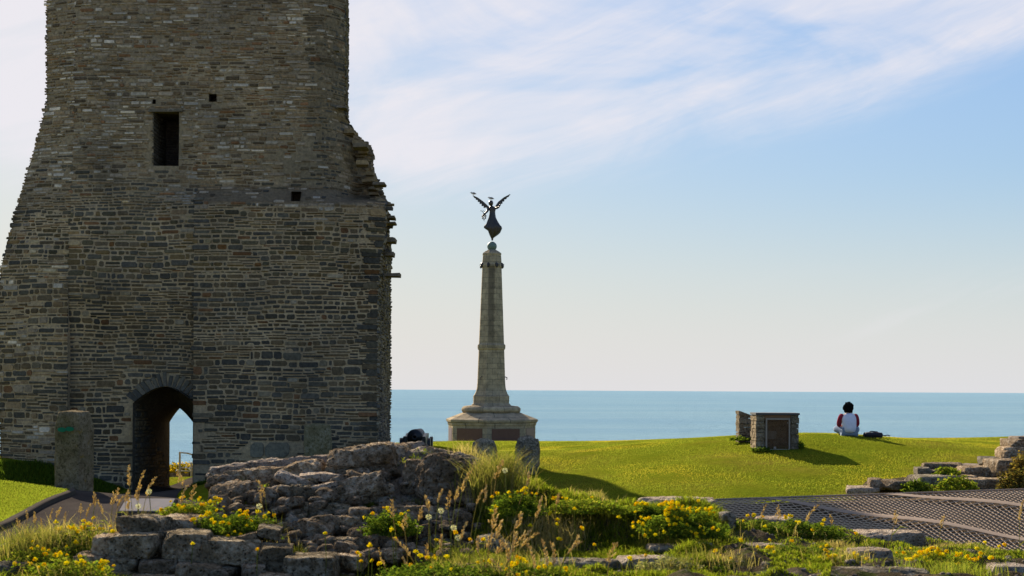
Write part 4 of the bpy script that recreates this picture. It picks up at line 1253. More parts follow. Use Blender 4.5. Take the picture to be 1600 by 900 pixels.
# ------------------------------------------------------------------ stone enclosure with a grille, and the stub of wall behind it
def enclosure():
    d = 33.6; k = d / F
    a = P(1181, 703, d); b = P(1248, 703, d); top = P(1214, 648.5, d).z; z0 = a.z - .12
    root = empty('stone_enclosure', ((a.x + b.x) / 2, d, a.z))
    tag(root, 'small square stone enclosure with a brown wire grille front on the mound', 'enclosure')
    dep = .75; wl_, wr_ = .20, .185
    random.seed(31)
    def pillar(name, x0, x1, y0, y1, zt):
        m = MB(); z = z0
        while z < zt:
            h = min(random.uniform(.07, .15), zt - z + .001)
            y = y0
            while y < y1 - .02:
                L = min(random.uniform(.2, .4), y1 - y)
                if y1 - y - L < .1: L = y1 - y
                m.box((x0 + random.uniform(-.012, .012), y + .004, z + .004), (x1 + random.uniform(-.012, .012), y + L - .004, z + h - .006), None, .008)
                y += L
            z += h
        return m.build(name, M['stand2'], root)
    pillar('side_wall', a.x, a.x + wl_, d, d + dep, top); pillar('side_wall', b.x - wr_, b.x, d, d + dep, top)
    m = MB(); m.box((a.x + wl_, d + dep - .16, z0), (b.x - wr_, d + dep, top - .005), None, .01); m.build('back_wall', M['stand2'], root)
    m = MB(); m.box((a.x - .01, d - .03, top), (b.x + .015, d + dep + .03, top + .05)); m.build('roof_slab', M['slate'], root)
    m = MB(); m.box((a.x + wl_ + .003, d + .02, top - .10), (b.x - wr_ - .003, d + .12, top - .004)); m.build('lintel', M['rust'], root)
    ga, gb = P(1197, 702, d).x, P(1233, 702, d).x; gt = P(1214, 653.5, d).z; gz = a.z - .01; y = d - .02
    m = MB()
    for x in (ga, gb): m.box((x - .018, y - .02, gz), (x + .018, y + .02, gt))
    for z in (gz + .018, gt - .018): m.box((ga + .019, y - .018, z - .018), (gb - .019, y + .018, z + .018))
    fr = m.build('grille_frame', M['frame'], root)
    m = MB()
    for i in range(1, 17):
        x = ga + (gb - ga) * i / 17; m.tube([(x, y, gz + .02), (x, y, gt - .02)], .0045, 4)
    for i in range(1, 25):
        z = gz + (gt - gz) * i / 25; m.tube([(ga + .02, y - .006, z), (gb - .02, y - .006, z)], .0045, 4)
    m.build('wire_grille', M['rust'], root)
    m = MB(); m.box((P(1214, 0, d).x - .03, y - .045, gz + .03), (P(1214, 0, d).x + .03, y - .021, gz + .09)); m.build('padlock', M['frame'], root)
    m = MB(); m.box((P(1203, 0, d).x, d + .42, P(0, 680, d).z), (P(1222, 0, d).x, d + .44, P(0, 668, d).z)); m.build('notice', M['steel'], root)
    # wall stub
    d2 = 35.4
    pa = P(1155, 690, d2); pb = P(1186, 690, d2); zt1 = P(1160, 641, d2).z; zt2 = P(1186, 655, d2).z
    r2 = empty('wall_stub', ((pa.x + pb.x) / 2, d2, pa.z)); tag(r2, 'broken stub of stone wall with a sloping top behind the stone enclosure', 'wall')
    m = MB(); z = pa.z - .25; random.seed(77)
    while z < zt1:
        h = random.uniform(.08, .18); x = pa.x
        while x < pb.x:
            L = min(random.uniform(.15, .35), pb.x - x); zt = zt1 + (zt2 - zt1) * max(0, (x - pa.x - .08)) / (pb.x - pa.x)
            if z < zt: m.box((x + random.uniform(-.012, 0), d2 - random.uniform(0, .02), z), (x + L - .01, d2 + .5, z + h - .008), None, .012)
            x += L
        z += h
    sl = lambda x: zt1 + (zt2 - zt1) * min(1, max(0, (x - pa.x - .12)) / (pb.x - pa.x - .12))
    m.v = [(x, y, min(z, sl(x) + (.01 * math.sin(9 * y)))) for x, y, z in m.v]
    m.build('masonry', M['stand2'], r2)


M['stand2'] = m_rock('enclosure_stone', (.14, .115, .085), (.22, .185, .14), (.32, .28, .22), .35, 1.2)
enclosure()


# ------------------------------------------------------------------ cannon, information lectern, railing
def cannon():
    d = 37.0; c = P(648, 683, d); gz = float(G(c.x, d))
    root = empty('cannon', (c.x, d, gz)); tag(root, 'old black iron cannon pointing out to sea beside the tower', 'cannon')
    ax = Vector((.0, 1, .015)).normalized()
    m = MB(); pr = [(0.0, .02), (-.12, .05), (-.1, .07), (-.03, .06), (0, .17), (.02, .205), (.09, .205), (.11, .185), (.5, .175), (.52, .19), (.58, .19), (.6, .165), (1.2, .135), (1.22, .15), (1.27, .15), (1.3, .12), (1.9, .105), (2.0, .14), (2.06, .12)]
    pts = [c + ax * t for t, r_ in pr]; up = ax.orthogonal().normalized(); sd = ax.cross(up); n = 22
    for (t, r_) in pr:
        for i in range(n):
            w = 2 * math.pi * i / n; m.v.append(tuple(c + ax * t + (up * math.cos(w) + sd * math.sin(w)) * r_))
    for j in range(len(pr) - 1):
        for i in range(n): m.f.append((j * n + i, j * n + (i + 1) % n, (j + 1) * n + (i + 1) % n, (j + 1) * n + i))
    m.f.append(tuple((len(pr) - 1) * n + i for i in range(n)))
    m.build('barrel', M['iron'], root, True)
    sx = Vector((ax.y, -ax.x, 0)).normalized(); fy = Vector((ax.x, ax.y, 0)).normalized()
    for s_ in (-1, 1):
        m = MB(); o = Vector((c.x, d, 0)) + sx * s_ * .235
        prof = [(-.05, gz + .1), (1.5, gz + .1), (1.5, c.z + .06), (.9, c.z + .08), (.5, c.z + .02), (-.05, c.z + .02)]
        for t in (-.045, .045):
            for a, z in prof: q = o + fy * a + sx * t; m.v.append((q.x, q.y, z))
        k = len(prof); m.f += [tuple(range(k)), tuple(range(2 * k - 1, k - 1, -1))] + [(i, k + i, k + (i + 1) % k, (i + 1) % k) for i in range(k)]
        m.build('carriage_cheek', M['iron'], root)
        for a in (.2, 1.3):
            m = MB(); q = Vector((c.x, d, gz + .16)) + sx * s_ * .36 + fy * a
            m.tube([q - sx * .04, q + sx * .04], .17, 18); m.build('wheel', M['iron'], root)


cannon()


def lectern():
    d = 17.5; a = P(180, 803, d); b = P(264, 803, d); gz = float(G((a.x + b.x) / 2, d))
    root = empty('information_lectern', ((a.x + b.x) / 2, d + .15, gz)); tag(root, 'low stone information lectern with a sloping pale top beside the path', 'lectern')
    zt, zm, zb = P(220, 779.5, d + .34).z, P(220, 800, d).z, P(220, 811, d).z
    xa, xb = P(186, 790, d).x, P(266, 790, d).x
    m = MB()
    sec = [(d, zb), (d, zm), (d + .34, zt), (d + .42, zt - .02), (d + .42, zb)]
    for x in (xa - .02, xb):
        for y, z in sec: m.v.append((x, y, z))
    k = 5; m.f += [tuple(range(k)), tuple(range(2 * k - 1, k - 1, -1))] + [(i, k + i, k + (i + 1) % k, (i + 1) % k) for i in range(k)]
    m.build('sloping_top', M['kerb'], root)
    nrm = Vector((0, -(zt - zm), .34)).normalized()
    m = MB(); q = []
    for x in (xa + .0, xb - .02):
        for t in (.03, .97):
            p = Vector((x, d + .34 * t, zm + (zt - zm) * t)); q += [p + nrm * .003, p + nrm * .012]
    m.add(q, [(1, 5, 7, 3), (0, 1, 3, 2), (4, 6, 7, 5), (0, 4, 5, 1), (2, 3, 7, 6)])
    m.build('panel', M['board'], root)
    m = MB(); m.box((xa + .05, d + .05, gz - .1), (xb - .05, d + .38, zb - .002)); m.build('pedestal', M['stand2'], root)


lectern()


def railing():
    d = 45.0
    root = empty('handrail', P(281, 770, d)); tag(root, 'thin metal handrail seen through the tower arch', 'railing')
    def post(px, y0, d_):
        p = P(px, y0, d_); gz = float(G(p.x, d_)); m = MB(); m.tube([(p.x, d_, gz - .1), (p.x, d_, p.z)], .032, 8); m.build('post', M['steel'], root)
    post(281, 706, d); post(299, 722, d + 1); post(316, 724, d + 1.5)
    m = MB(); m.tube([P(281, 707, d), P(292, 708, d + .8), P(330, 718, d + 2)], .026, 6); m.build('top_rail', M['steel'], root)
    for y in (731, 736, 755):
        m = MB(); m.tube([P(281, y, d), P(330, y + 1, d + 1.4)], .022, 6); m.build('rail', M['steel'], root)
    # step / threshold behind the arch
    m = MB(); a = P(258, 772, 42); b = P(306, 766, 42); m.box((a.x, 42, a.z - .3), (b.x, 42.4, b.z + .0), None, .01); tag(m.build('stone_sill', M['flat']), 'pale stone sill on the ground just beyond the tower arch', 'stone')
    m = MB(); random.seed(3)
    w = empty('low_wall', P(285, 768, 48)); tag(w, 'low rough stone wall beyond the arch behind the handrail', 'wall')
    for z in range(4):
        x = P(240, 750, 48).x
        while x < P(340, 750, 48).x:
            L = random.uniform(.2, .5); zz = P(280, 768, 48).z + z * .17; m.box((x, 48, zz - .1), (x + L - .02, 48.4, zz + .155), None, .02); x += L
    m.build('masonry', M['stand2'], w)


railing()


# ------------------------------------------------------------------ the seated person and the bag
def skin(name, verts, edges, radii, mat, parent=None, sub=2, loc=(0, 0, 0), root=0):
    me = bpy.data.meshes.new(name); me.from_pydata([tuple(v) for v in verts], edges, []); o = bpy.data.objects.new(name, me); C.objects.link(o)
    md = o.modifiers.new('skin', 'SKIN'); s = o.modifiers.new('sub', 'SUBSURF'); s.levels = sub; s.render_levels = sub
    for i, r_ in enumerate(radii):
        me.skin_vertices[0].data[i].radius = r_ if hasattr(r_, '__len__') else (r_, r_)
    me.skin_vertices[0].data[root].use_root = True
    dg = bpy.context.evaluated_depsgraph_get(); m2 = bpy.data.meshes.new_from_object(o.evaluated_get(dg)); bpy.data.objects.remove(o)
    m2.materials.clear(); m2.materials.append(mat); m2.polygons.foreach_set('use_smooth', [True] * len(m2.polygons))
    q = bpy.data.objects.new(name, m2); C.objects.link(q); q.location = loc
    if parent is not None: q.parent = parent; q.location = (0, 0, 0)
    return q


def person():
    d = 36.2; s = P(1327, 680, d); gz = s.z - .03
    V, E, Rd = [], [], []
    def add(p, r_, to=None):
        V.append(Vector(p)); Rd.append(r_); i = len(V) - 1
        if to is not None: E.append((to, i))
        return i
    # looking away from the camera (+Y); sitting cross legged, back a little rounded
    pel = add((0, 0, .12), (.155, .115)); wa = add((0, -.01, .27), (.135, .10), pel); ch = add((0, .03, .43), (.155, .11), wa); nk0 = add((0, .07, .545), (.09, .075), ch)
    nk = add((0, .09, .60), .052, nk0); hd = add((0, .115, .70), (.075, .09), nk); ht = add((0, .12, .79), (.06, .075), hd)
    for sg in (-1, 1):
        sh = add((sg * .172, .06, .505), .05, nk0); elb = add((sg * .235, .13, .29), .04, sh); wr = add((sg * .13, .36, .26), .033, elb); hn = add((sg * .07, .42, .25), (.04, .022), wr)
        for fng in range(4):
            a = add((sg * (.035 - .004 * fng), .455, .265 - .018 * fng), .0095, hn); add((sg * (.0 - .004 * fng), .46, .25 - .018 * fng), .0085, a)
        a = add((sg * .06, .43, .285), .011, hn); add((sg * .035, .455, .295), .009, a)
        hp = add((sg * .11, .05, .11), .10, pel); kn = add((sg * .285, .34, .20), .072, hp); an = add((-sg * .02, .50 + .05 * sg, .06), .045, kn); add((-sg * .14, .56 + .05 * sg, .045), .036, an)
    body = skin('person', V, E, Rd, M['skin'], None, 2, (s.x, d, gz))
    tag(body, 'person with black hair in a white shirt with red sleeves sitting on the lawn', 'person')
    # face: nose, ears, eyes
    m = MB(); m.ball((0, .215, .715), (.016, .02, .026), 8, 6); m.build('nose', M['skin'], body, True).location = (0, 0, 0)
    for sg in (-1, 1):
        m = MB(); m.ball((sg * .083, .115, .715), (.014, .022, .034), 8, 6); m.build('ear', M['skin'], body, True).location = (0, 0, 0)
        m = MB(); m.ball((sg * .03, .196, .735), .011, 8, 6); m.build('eye', M['hair'], body, True).location = (0, 0, 0)
    m = MB(); m.ball((0, .198, .672), (.024, .008, .006), 8, 6); m.build('mouth', M['sleeve'], body, True).location = (0, 0, 0)
    hv, hf = ICO[4]
    q = hv.copy(); q = q * np.array((.128, .135, .145)) + np.array((0, .10, .725))
    dsp = np.array([mn.fractal(Vector(p * 22), 1, 2, 3) for p in q]); q = q + hv * dsp[:, None] * .035
    q[:, 1] = np.where((q[:, 2] < .77) & (q[:, 1] > .16), .16, q[:, 1]); q[:, 2] = np.maximum(q[:, 2], .585)
    o = mesh_obj('hair', q, hf, M['hair'], None, smooth=True); o.parent = body
    # shirt body
    SV = [(0, -.01, .055), (0, -.01, .27), (0, .03, .43), (0, .065, .53), (0, .085, .575)]
    skin('shirt', SV, [(0, 1), (1, 2), (2, 3), (3, 4)], [(.215, .165), (.185, .14), (.212, .14), (.18, .115), (.095, .085)], M['shirt'], body, 2)
    for sg in (-1, 1):
        skin('sleeve', [(sg * .12, .09, .535), (sg * .185, .075, .505), (sg * .222, .11, .39), (sg * .237, .135, .285), (sg * .2, .22, .275)], [(0, 1), (1, 2), (2, 3), (3, 4)], [.08, .09, .074, .066, .06], M['sleeve'], body, 2)
    JV = [(0, .0, .10)]; JE = []; JR = [(.17, .12)]
    for sg in (-1, 1):
        b = len(JV); JV += [(sg * .12, .06, .11), (sg * .292, .35, .20), (sg * .01, .49 + .05 * sg, .07)]; JE += [(0, b), (b, b + 1), (b + 1, b + 2)]; JR += [.118, .086, .06]
    skin('jeans', JV, JE, JR, M['jeans'], body, 2)
    # the bag on the grass
    b0 = P(1364, 681.5, d); gb = float(G(b0.x, d))
    b0.z = max(b0.z, gb)
    s_, f_ = rock_mesh((.25, .14, .075), 901, .6, 5, .16, 4)
    o = mesh_obj('bag', s_ + np.array((b0.x, d, b0.z + .03)), f_, M['bag'], None, smooth=True, loc=(b0.x, d, b0.z)); tag(o, 'flat black bag lying on the lawn right of the seated person', 'bag')
    m = MB(); m.tube([(b0.x - .18, d - .02, b0.z + .06), (b0.x - .05, d - .03, b0.z + .125), (b0.x + .1, d - .02, b0.z + .11), (b0.x + .2, d, b0.z + .04)], .016, 6); q = m.build('handle', M['bag'], None); q.parent = o; q.location = -o.location
    m = MB(); m.tube([(b0.x + .2, d, b0.z + .04), (b0.x + .3, d - .02, b0.z + .015), (b0.x + .38, d, b0.z + .03), (b0.x + .42, d - .03, b0.z + .01)], .014, 6); q = m.build('strap', M['bag'], None); q.parent = o; q.location = -o.location


person()


# ------------------------------------------------------------------ vegetation
def blades(pts, hgt, wid, lean, cols, bend=None, seed=3):
    """one tapering blade per point, two triangles deep"""
    r = np.random.default_rng(seed); n = len(pts); a = r.uniform(0, 2 * np.pi, n)
    sx, sy = np.cos(a) * wid / 2, np.sin(a) * wid / 2
    la = r.uniform(0, 2 * np.pi, n); ll = lean * r.uniform(.2, 1, n) * hgt
    lx, ly = np.cos(la) * ll, np.sin(la) * ll
    z = np.zeros(n)
    b0 = pts + np.stack([sx, sy, z], 1); b1 = pts - np.stack([sx, sy, z], 1)
    mid = pts + np.stack([lx * .35, ly * .35, hgt * .6], 1)
    m0 = mid + np.stack([sx * .7, sy * .7, z], 1); m1 = mid - np.stack([sx * .7, sy * .7, z], 1)
    tp = pts + np.stack([lx, ly, hgt * np.maximum(.35, 1 - .3 * lean)], 1)
    v = np.stack([b0, b1, m1, m0, tp], 1).reshape(-1, 3)
    i = np.arange(n)[:, None] * 5
    f = np.concatenate([i + np.array([[0, 1, 2]]), i + np.array([[0, 2, 3]]), i + np.array([[3, 2, 4]])])
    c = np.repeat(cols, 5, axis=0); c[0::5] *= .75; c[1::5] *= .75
    return v, f, c


def pal(n, cs, w=None, r=rng, var=.25):
    k = r.choice(len(cs), n, p=w); c = np.array(cs)[k]
    return c * r.uniform(1 - var, 1 + var, (n, 1))


def in_path(x, y):
    k = KERB
    xk = np.interp(y, k[::-1, 1], k[::-1, 0])
    return x > xk - .03


def lawns():
    r = np.random.default_rng(21)
    n = 260000
    d = r.uniform(26.8, 52, n); px = r.uniform(600, 1640, n)
    x = (px - 800) / F * d; z = G(x, d)
    keep = (px > 770) | (d > 38)
    x, d, z = x[keep], d[keep], z[keep]; n = len(x)
    pt = np.stack([x, d, z], 1)
    pn = np.array([mn.fractal(Vector((a * .45, b * .45, 0)), 1, 2, 5) for a, b in zip(x, d)])
    c = pal(n, [(.155, .19, .024), (.168, .194, .026), (.18, .194, .028), (.195, .188, .036)], [.33, .37, .22, .08], r, .07)
    c = c * (1 + .42 * pn)[:, None] * np.where(pn > .35, 1, 1)[:, None]; c[:, 0] *= 1 + .55 * np.clip(pn, 0, 1)
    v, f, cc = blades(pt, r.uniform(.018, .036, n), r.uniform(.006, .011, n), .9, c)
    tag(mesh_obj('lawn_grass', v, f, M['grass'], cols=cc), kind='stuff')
    n = 110000; d = r.uniform(13.5, 21, n); px = r.uniform(-160, 230, n); x = (px - 800) / F * d; z = G(x, d)
    keep = ~in_path(x, d)
    x, d, z = x[keep], d[keep], z[keep]; n = len(x)
    c = pal(n, [(.13, .165, .02), (.145, .172, .022), (.158, .172, .025)], None, r, .1)
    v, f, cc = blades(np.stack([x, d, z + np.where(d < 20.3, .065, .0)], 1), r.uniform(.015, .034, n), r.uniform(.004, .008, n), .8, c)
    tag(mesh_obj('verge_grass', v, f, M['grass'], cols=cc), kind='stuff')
    # the lawn strip inside the kerb is level with its top
    xs = np.linspace(-16, -5.4, 60); ys = np.linspace(12.4, 20.9, 60); X, Y = np.meshgrid(xs, ys); XK = np.interp(ys, KERB[::-1, 1], KERB[::-1, 0])[:, None]
    X = np.minimum(X, XK - .03 + 0 * X); Z = G(X, Y) + .065 - .09 * np.clip((Y - 20.2) / .6, 0, 1)
    v, f = lattice(X, Y, Z); tag(mesh_obj('lawn', v, f, M['ground'], smooth=True), kind='structure')
    # taller grass along the foot of the tower and rough grass beyond
    n = 26000; x = r.uniform(-15, -2.6, n); d = r.uniform(34.9, 36.0, n); keep = (x < -9.8) | (x > -7.9); x, d = x[keep], d[keep]; n = len(x)
    c = pal(n, [(.06, .10, .012), (.085, .13, .015), (.05, .08, .012)], None, r)
    v, f, cc = blades(np.stack([x, d, G(x, d)], 1), r.uniform(.06, .16, n), r.uniform(.01, .018, n), .6, c)
    tag(mesh_obj('tall_grass', v, f, M['grass'], cols=cc), kind='stuff')


lawns()


def turf():
    """short turf and moss over the near bank"""
    r = np.random.default_rng(31)
    # regions in photo columns and depth: px0, px1, d0, d1, count, blade height, colours, threshold of the patchiness
    gr = [(.075, .10, .010), (.11, .14, .012), (.15, .165, .016), (.2, .175, .04)]
    regs = [(740, 1140, 7.0, 8.9, 46000, (.02, .055), gr, -.4), (1120, 1640, 6.6, 9.6, 60000, (.010, .03), gr, -.1), (560, 900, 6.2, 7.6, 36000, (.02, .06), gr, -.3),
            (900, 1300, 6.1, 7.6, 36000, (.015, .04), gr, -.2), (-60, 240, 6.6, 8.4, 26000, (.03, .09), gr, -.3), (420, 700, 7.0, 9.2, 14000, (.015, .04), gr, .12), (250, 430, 7.4, 8.4, 6000, (.02, .05), gr, -.1)]
    V, Fc, Cc = [], [], []; base = 0
    for px0, px1, d0, d1, n, hr, cs, th in regs:
        d = r.uniform(d0, d1, n); px = r.uniform(px0, px1, n); x = (px - 800) / F * d
        pt = []; k = []
        for a, b in zip(x, d):
            f_ = mn.fractal(Vector((a * 3.1, b * 3.1, 7)), 1, 2, 3)
            if f_ > th: pt.append((a, b, H(a, b) - .004)); k.append(f_ - th)
        pt = np.array(pt); k = np.array(k); n = len(pt)
        c = pal(n, cs, [.3, .36, .26, .08], r)
        h = r.uniform(*hr, n) * np.clip(.5 + k * 1.6, .5, 1.6)
        v, f, cc = blades(pt, h, r.uniform(.003, .006, n), .75, c, seed=int(px0) + 400)
        V.append(v); Fc.append(f + base); Cc.append(cc); base += len(v)
    tag(mesh_obj('turf', np.concatenate(V), np.concatenate(Fc), M['grass'], cols=np.concatenate(Cc)), kind='stuff')


turf()


def gravel():
    r = np.random.default_rng(77); V, Fc = [], []; base = 0; v0, f0 = ico(2)
    for k in range(1500):
        px = r.uniform(520, 1620); d = r.uniform(6.1, 8.8 if px > 1120 else 7.5); x = (px - 800) / F * d
        s_ = r.uniform(.004, .016) * (2 if r.random() < .08 else 1)
        q = v0 * (1 - .35 * r.random((len(v0), 1))) * s_ * np.array((1, 1, .6)) + np.array((x, d, H(x, d)))
        V.append(q); Fc.append(f0 + base); base += len(q)
    tag(mesh_obj('gravel', np.concatenate(V), np.concatenate(Fc), M['flat']), kind='stuff')


gravel()


def leaf_cloud(c, rad, n, size, cs, seed, flat=.35, shell=.5):
    """leaflets through a low dome; each a small folded diamond"""
    r = np.random.default_rng(seed)
    u = r.normal(size=(n, 3)); u /= np.linalg.norm(u, axis=1, keepdims=True); u[:, 2] = np.abs(u[:, 2])
    rr = r.uniform(shell, 1, n) ** .6
    lump = np.array([mn.noise(Vector(q * 2.3) + Vector((seed, 0, 0))) for q in u])
    lump += .6 * np.array([mn.noise(Vector(q * 5.5) + Vector((0, seed, 0))) for q in u]); rr = rr * (1 + .5 * lump)
    p = u * rr[:, None] * np.array(rad) + np.array(c)
    a = r.normal(size=(n, 3)); a[:, 2] *= flat; a /= np.linalg.norm(a, axis=1, keepdims=True)
    b = np.cross(a, u + r.normal(size=(n, 3)) * .5); b /= np.linalg.norm(b, axis=1, keepdims=True)
    s = size * r.uniform(.6, 1.3, n)[:, None]
    v = np.stack([p - a * s, p + b * s * .5, p + a * s, p - b * s * .5], 1).reshape(-1, 3)
    f = np.arange(n)[:, None] * 4 + np.array([[0, 1, 2, 3]])
    col = pal(n, cs, None, r)
    return v, f, np.repeat(col, 4, axis=0), p, u


def blossom_mesh(seed):
    m = MB(); random.seed(seed); n = random.choice((4, 5, 6))
    for k in range(n):
        w = 2 * math.pi * k / n + random.uniform(-.3, .3); t = random.uniform(.5, 1.0)
        c = Vector((math.cos(w) * .0085, math.sin(w) * .0085, .002 + random.uniform(-.002, .003)))
        rm = Matrix.Rotation(w, 3, 'Z') @ Matrix.Rotation(-.5 * t, 3, 'Y')
        col = random.choice([(.72, .58, .012), (.78, .66, .015), (.72, .48, .01), (.75, .66, .02)])
        m.ball(c, (.0085, .0042, .0055), 7, 5, col, rm)
        m.ball(c + rm @ Vector((.002, 0, .006)), (.0035, .0065, .006), 7, 5, col, rm)
    o = m.build('blossom', M['petal'], None, True); me = o.data; bpy.data.objects.remove(o); return me


BLOS = [blossom_mesh(k) for k in range(5)]
GREEN = [(.06, .10, .012), (.09, .13, .014), (.13, .165, .02), (.045, .075, .012)]
BRIGHT = [(.12, .17, .016), (.17, .20, .02), (.09, .13, .014), (.21, .2, .03)]


def clump(px, py, d, w, h, n, nb, lab, seed, cs=GREEN, dep=None, size=.008, bl=(0, 1), bsc=1.0):
    """a cushion of leaves with yellow flower heads on it; py is the foot"""
    k = d / F; c = P(px, py, d); rad = (w * k / 2 * 1.08, dep if dep else max(.08, min(.25, w * k * .4)), h * k * .74)
    root = empty('flower_clump', c); tag(root, lab, 'flowers', 'yellow flowers on the ruin')
    v, f, col, p, u = leaf_cloud(c, rad, n, size, cs, seed)
    mesh_obj('foliage', v, f, M['leaf'], root, col, loc=c)
    r = np.random.default_rng(seed + 9)
    # flower heads stand just above the outermost leaves, on the side of light
    out = ((p - np.array(c)) / np.array(rad)); score = np.linalg.norm(out, axis=1) + r.uniform(0, .25, len(p)) + .45 * out[:, 2] - .15 * out[:, 1]
    ok = np.where((out[:, 1] < .75))[0]; idx = ok[np.argsort(-score[ok])][: max(nb * 14, 1)]
    r.shuffle(idx)
    for i in idx[:nb]:
        b = bpy.data.objects.new('blossom', BLOS[r.integers(5)]); C.objects.link(b); b.parent = root
        q = Vector(p[i]) + Vector(u[i]) * .012 + Vector((0, 0, .006)) - c
        b.location = q; s_ = float(r.uniform(.45, .92)) * bsc; b.scale = (s_, s_, s_); b.rotation_euler = (float(r.uniform(-.9, .3)), float(r.uniform(-.5, .5)), float(r.uniform(0, 6)))
    return root


CL = [  # px, foot, depth, width, height, leaves, blossoms, label
    (135, 880, 7.25, 150, 70, 9000, 44, 'large bright green flowering cushion left of the squared blocks', BRIGHT),
    (60, 895, 7.0, 110, 50, 4500, 10, 'grassy flowering cushion at the left edge', BRIGHT),
    (110, 908, 6.6, 120, 48, 4000, 26, 'low cushion with orange yellow flowers at the bottom left', BRIGHT),
    (295, 812, 7.7, 92, 36, 4500, 26, 'flowering cushion beside the pale lectern', BRIGHT),
    (368, 842, 7.3, 118, 52, 7500, 46, 'round flowering cushion lying against the big lichened boulder', GREEN),
    (612, 835, 7.45, 82, 46, 4000, 9, 'sparse dark green flowering plant in a hollow of the rubble', GREEN),
    (808, 805, 7.35, 80, 44, 3500, 16, 'flowering plant on the turf right of the rubble', GREEN),
    (1068, 838, 7.4, 128, 60, 9500, 84, 'biggest mound of yellow flowers on the turf crest', GREEN),
    (1010, 806, 7.8, 60, 20, 2500, 14, 'narrow row of orange flowers beside the long pale slab', GREEN),
    (1175, 832, 8.0, 90, 24, 4500, 8, 'small flowering moss cushion left of the dark one', GREEN),
    (1255, 840, 8.1, 110, 34, 8000, 12, 'dark mossy cushion with a few flowers by the net', GREEN),
    (1235, 872, 7.2, 130, 24, 7000, 4, 'low dark moss cushion under the tan stone', GREEN),
    (1322, 895, 6.9, 70, 40, 3500, 20, 'upright yellow flowering plant left of the small rounded stone', BRIGHT),
    (1470, 890, 7.0, 100, 30, 4500, 52, 'dense bed of yellow flowers right of the small rounded stone', BRIGHT),
    (1400, 872, 7.6, 140, 14, 5000, 6, 'green cushion along the front of the broad pale flat stone', BRIGHT),
    (1570, 878, 7.7, 100, 24, 6000, 2, 'green cushion at the right edge', BRIGHT),
    (830, 905, 6.25, 110, 26, 2500, 16, 'few yellow flowers among the stalks at the bottom', GREEN),
    (1060, 900, 6.7, 130, 36, 4500, 0, 'greyish lichen clump on the lower ledge', [(.22, .2, .11), (.17, .17, .09), (.13, .14, .06)]),
    (700, 905, 6.3, 190, 30, 5000, 12, 'low flowering turf at the bottom edge before the grey block', GREEN),
    (925, 800, 7.75, 120, 26, 5500, 6, 'bright green cushion on the crest of the turf bank', BRIGHT),
    (1130, 896, 6.7, 90, 26, 3500, 2, 'dark green cushion below the upright broken stone', GREEN),
]
for i, a in enumerate(CL):
    lab, cs = a[7], a[8]
    clump(a[0], a[1], a[2], a[3], a[4], a[5], a[6], lab, 700 + i * 3, cs)


# distant plants: between the slabs of the stepped ruin and beyond the arch
def bush(name, px, py, d, w, h, n, cs, lab, seed, size=.03):
    k = d / F; c = P(px, py, d); v, f, col, p, u = leaf_cloud(c, (w * k / 2, max(.2, w * k * .3), h * k), n, size, cs, seed)
    return tag(mesh_obj(name, v, f, M['leaf'], None, col, loc=c), lab, 'plant')


bush('leafy_plant', 1432, 770, 24.6, 46, 18, 1300, GREEN, 'green leafy plant growing between the lowest slabs of the stepped ruin', 801)
bush('leafy_plant', 1495, 768, 24.5, 70, 23, 1900, BRIGHT, 'bright green leafy plant before the middle slabs of the stepped ruin', 802)
bush('leafy_plant', 1480, 742, 25.6, 40, 12, 700, BRIGHT, 'small green plant on the second step of the ruin', 803)
bush('brown_bush', 1588, 772, 24.4, 60, 40, 1800, [(.10, .075, .02), (.07, .07, .02), (.14, .10, .03)], 'brownish plant at the right edge under the ruin', 804)
bush('brown_bush', 1600, 735, 25.2, 40, 26, 900, [(.2, .13, .03), (.12, .1, .03)], 'ochre plant hanging on the highest part of the stepped ruin', 806)
bush('gorse_bush', 285, 738, 47, 60, 16, 1500, [(.4, .27, .01), (.07, .08, .01), (.5, .33, .01)], 'yellow flowering gorse seen through the tower arch', 805, .04)
bush('weed', 1190, 705, 33.4, 34, 6, 500, GREEN, 'weeds at the foot of the stone enclosure', 807)
bush('weed', 1250, 699, 33.7, 14, 9, 250, GREEN, 'tuft of weeds at the right foot of the enclosure', 808)
bush('weed', 1158, 688, 35.2, 36, 5, 800, GREEN, 'weeds along the foot of the wall stub', 809)


# grass stalks with seed heads
def seed_mesh(seed, L=.075, wd=.011, loose=.5):
    m = MB(); random.seed(seed); N = 30
    br = [(t, random.uniform(-1, 1)) for t in np.linspace(.05, 1, 7)]
    for k in range(N):
        t = k / N; w = random.uniform(0, 2 * math.pi); r_ = wd * (1 - .75 * abs(t - .35) ** .8) * random.uniform(.3, 1) * (1 + loose * (math.sin(t * 14 + seed) > .1))
        c = Vector((math.cos(w) * r_ + .10 * t * t * L * 3, math.sin(w) * r_, t * L))
        rm = Matrix.Rotation(w, 3, 'Z') @ Matrix.Rotation(.45, 3, 'Y')
        col = random.choice([(.52, .39, .19), (.6, .47, .26), (.46, .33, .15), (.64, .52, .3)])
        m.ball(c, (.0028, .0022, .0075), 5, 4, col, rm)
    o = m.build('seed_head', M['straw'], None, True); me = o.data; bpy.data.objects.remove(o); return me


SEED = [seed_mesh(k, .06 + .012 * (k % 4), .008 + .002 * (k % 3), (k % 3) * .45) for k in range(7)]


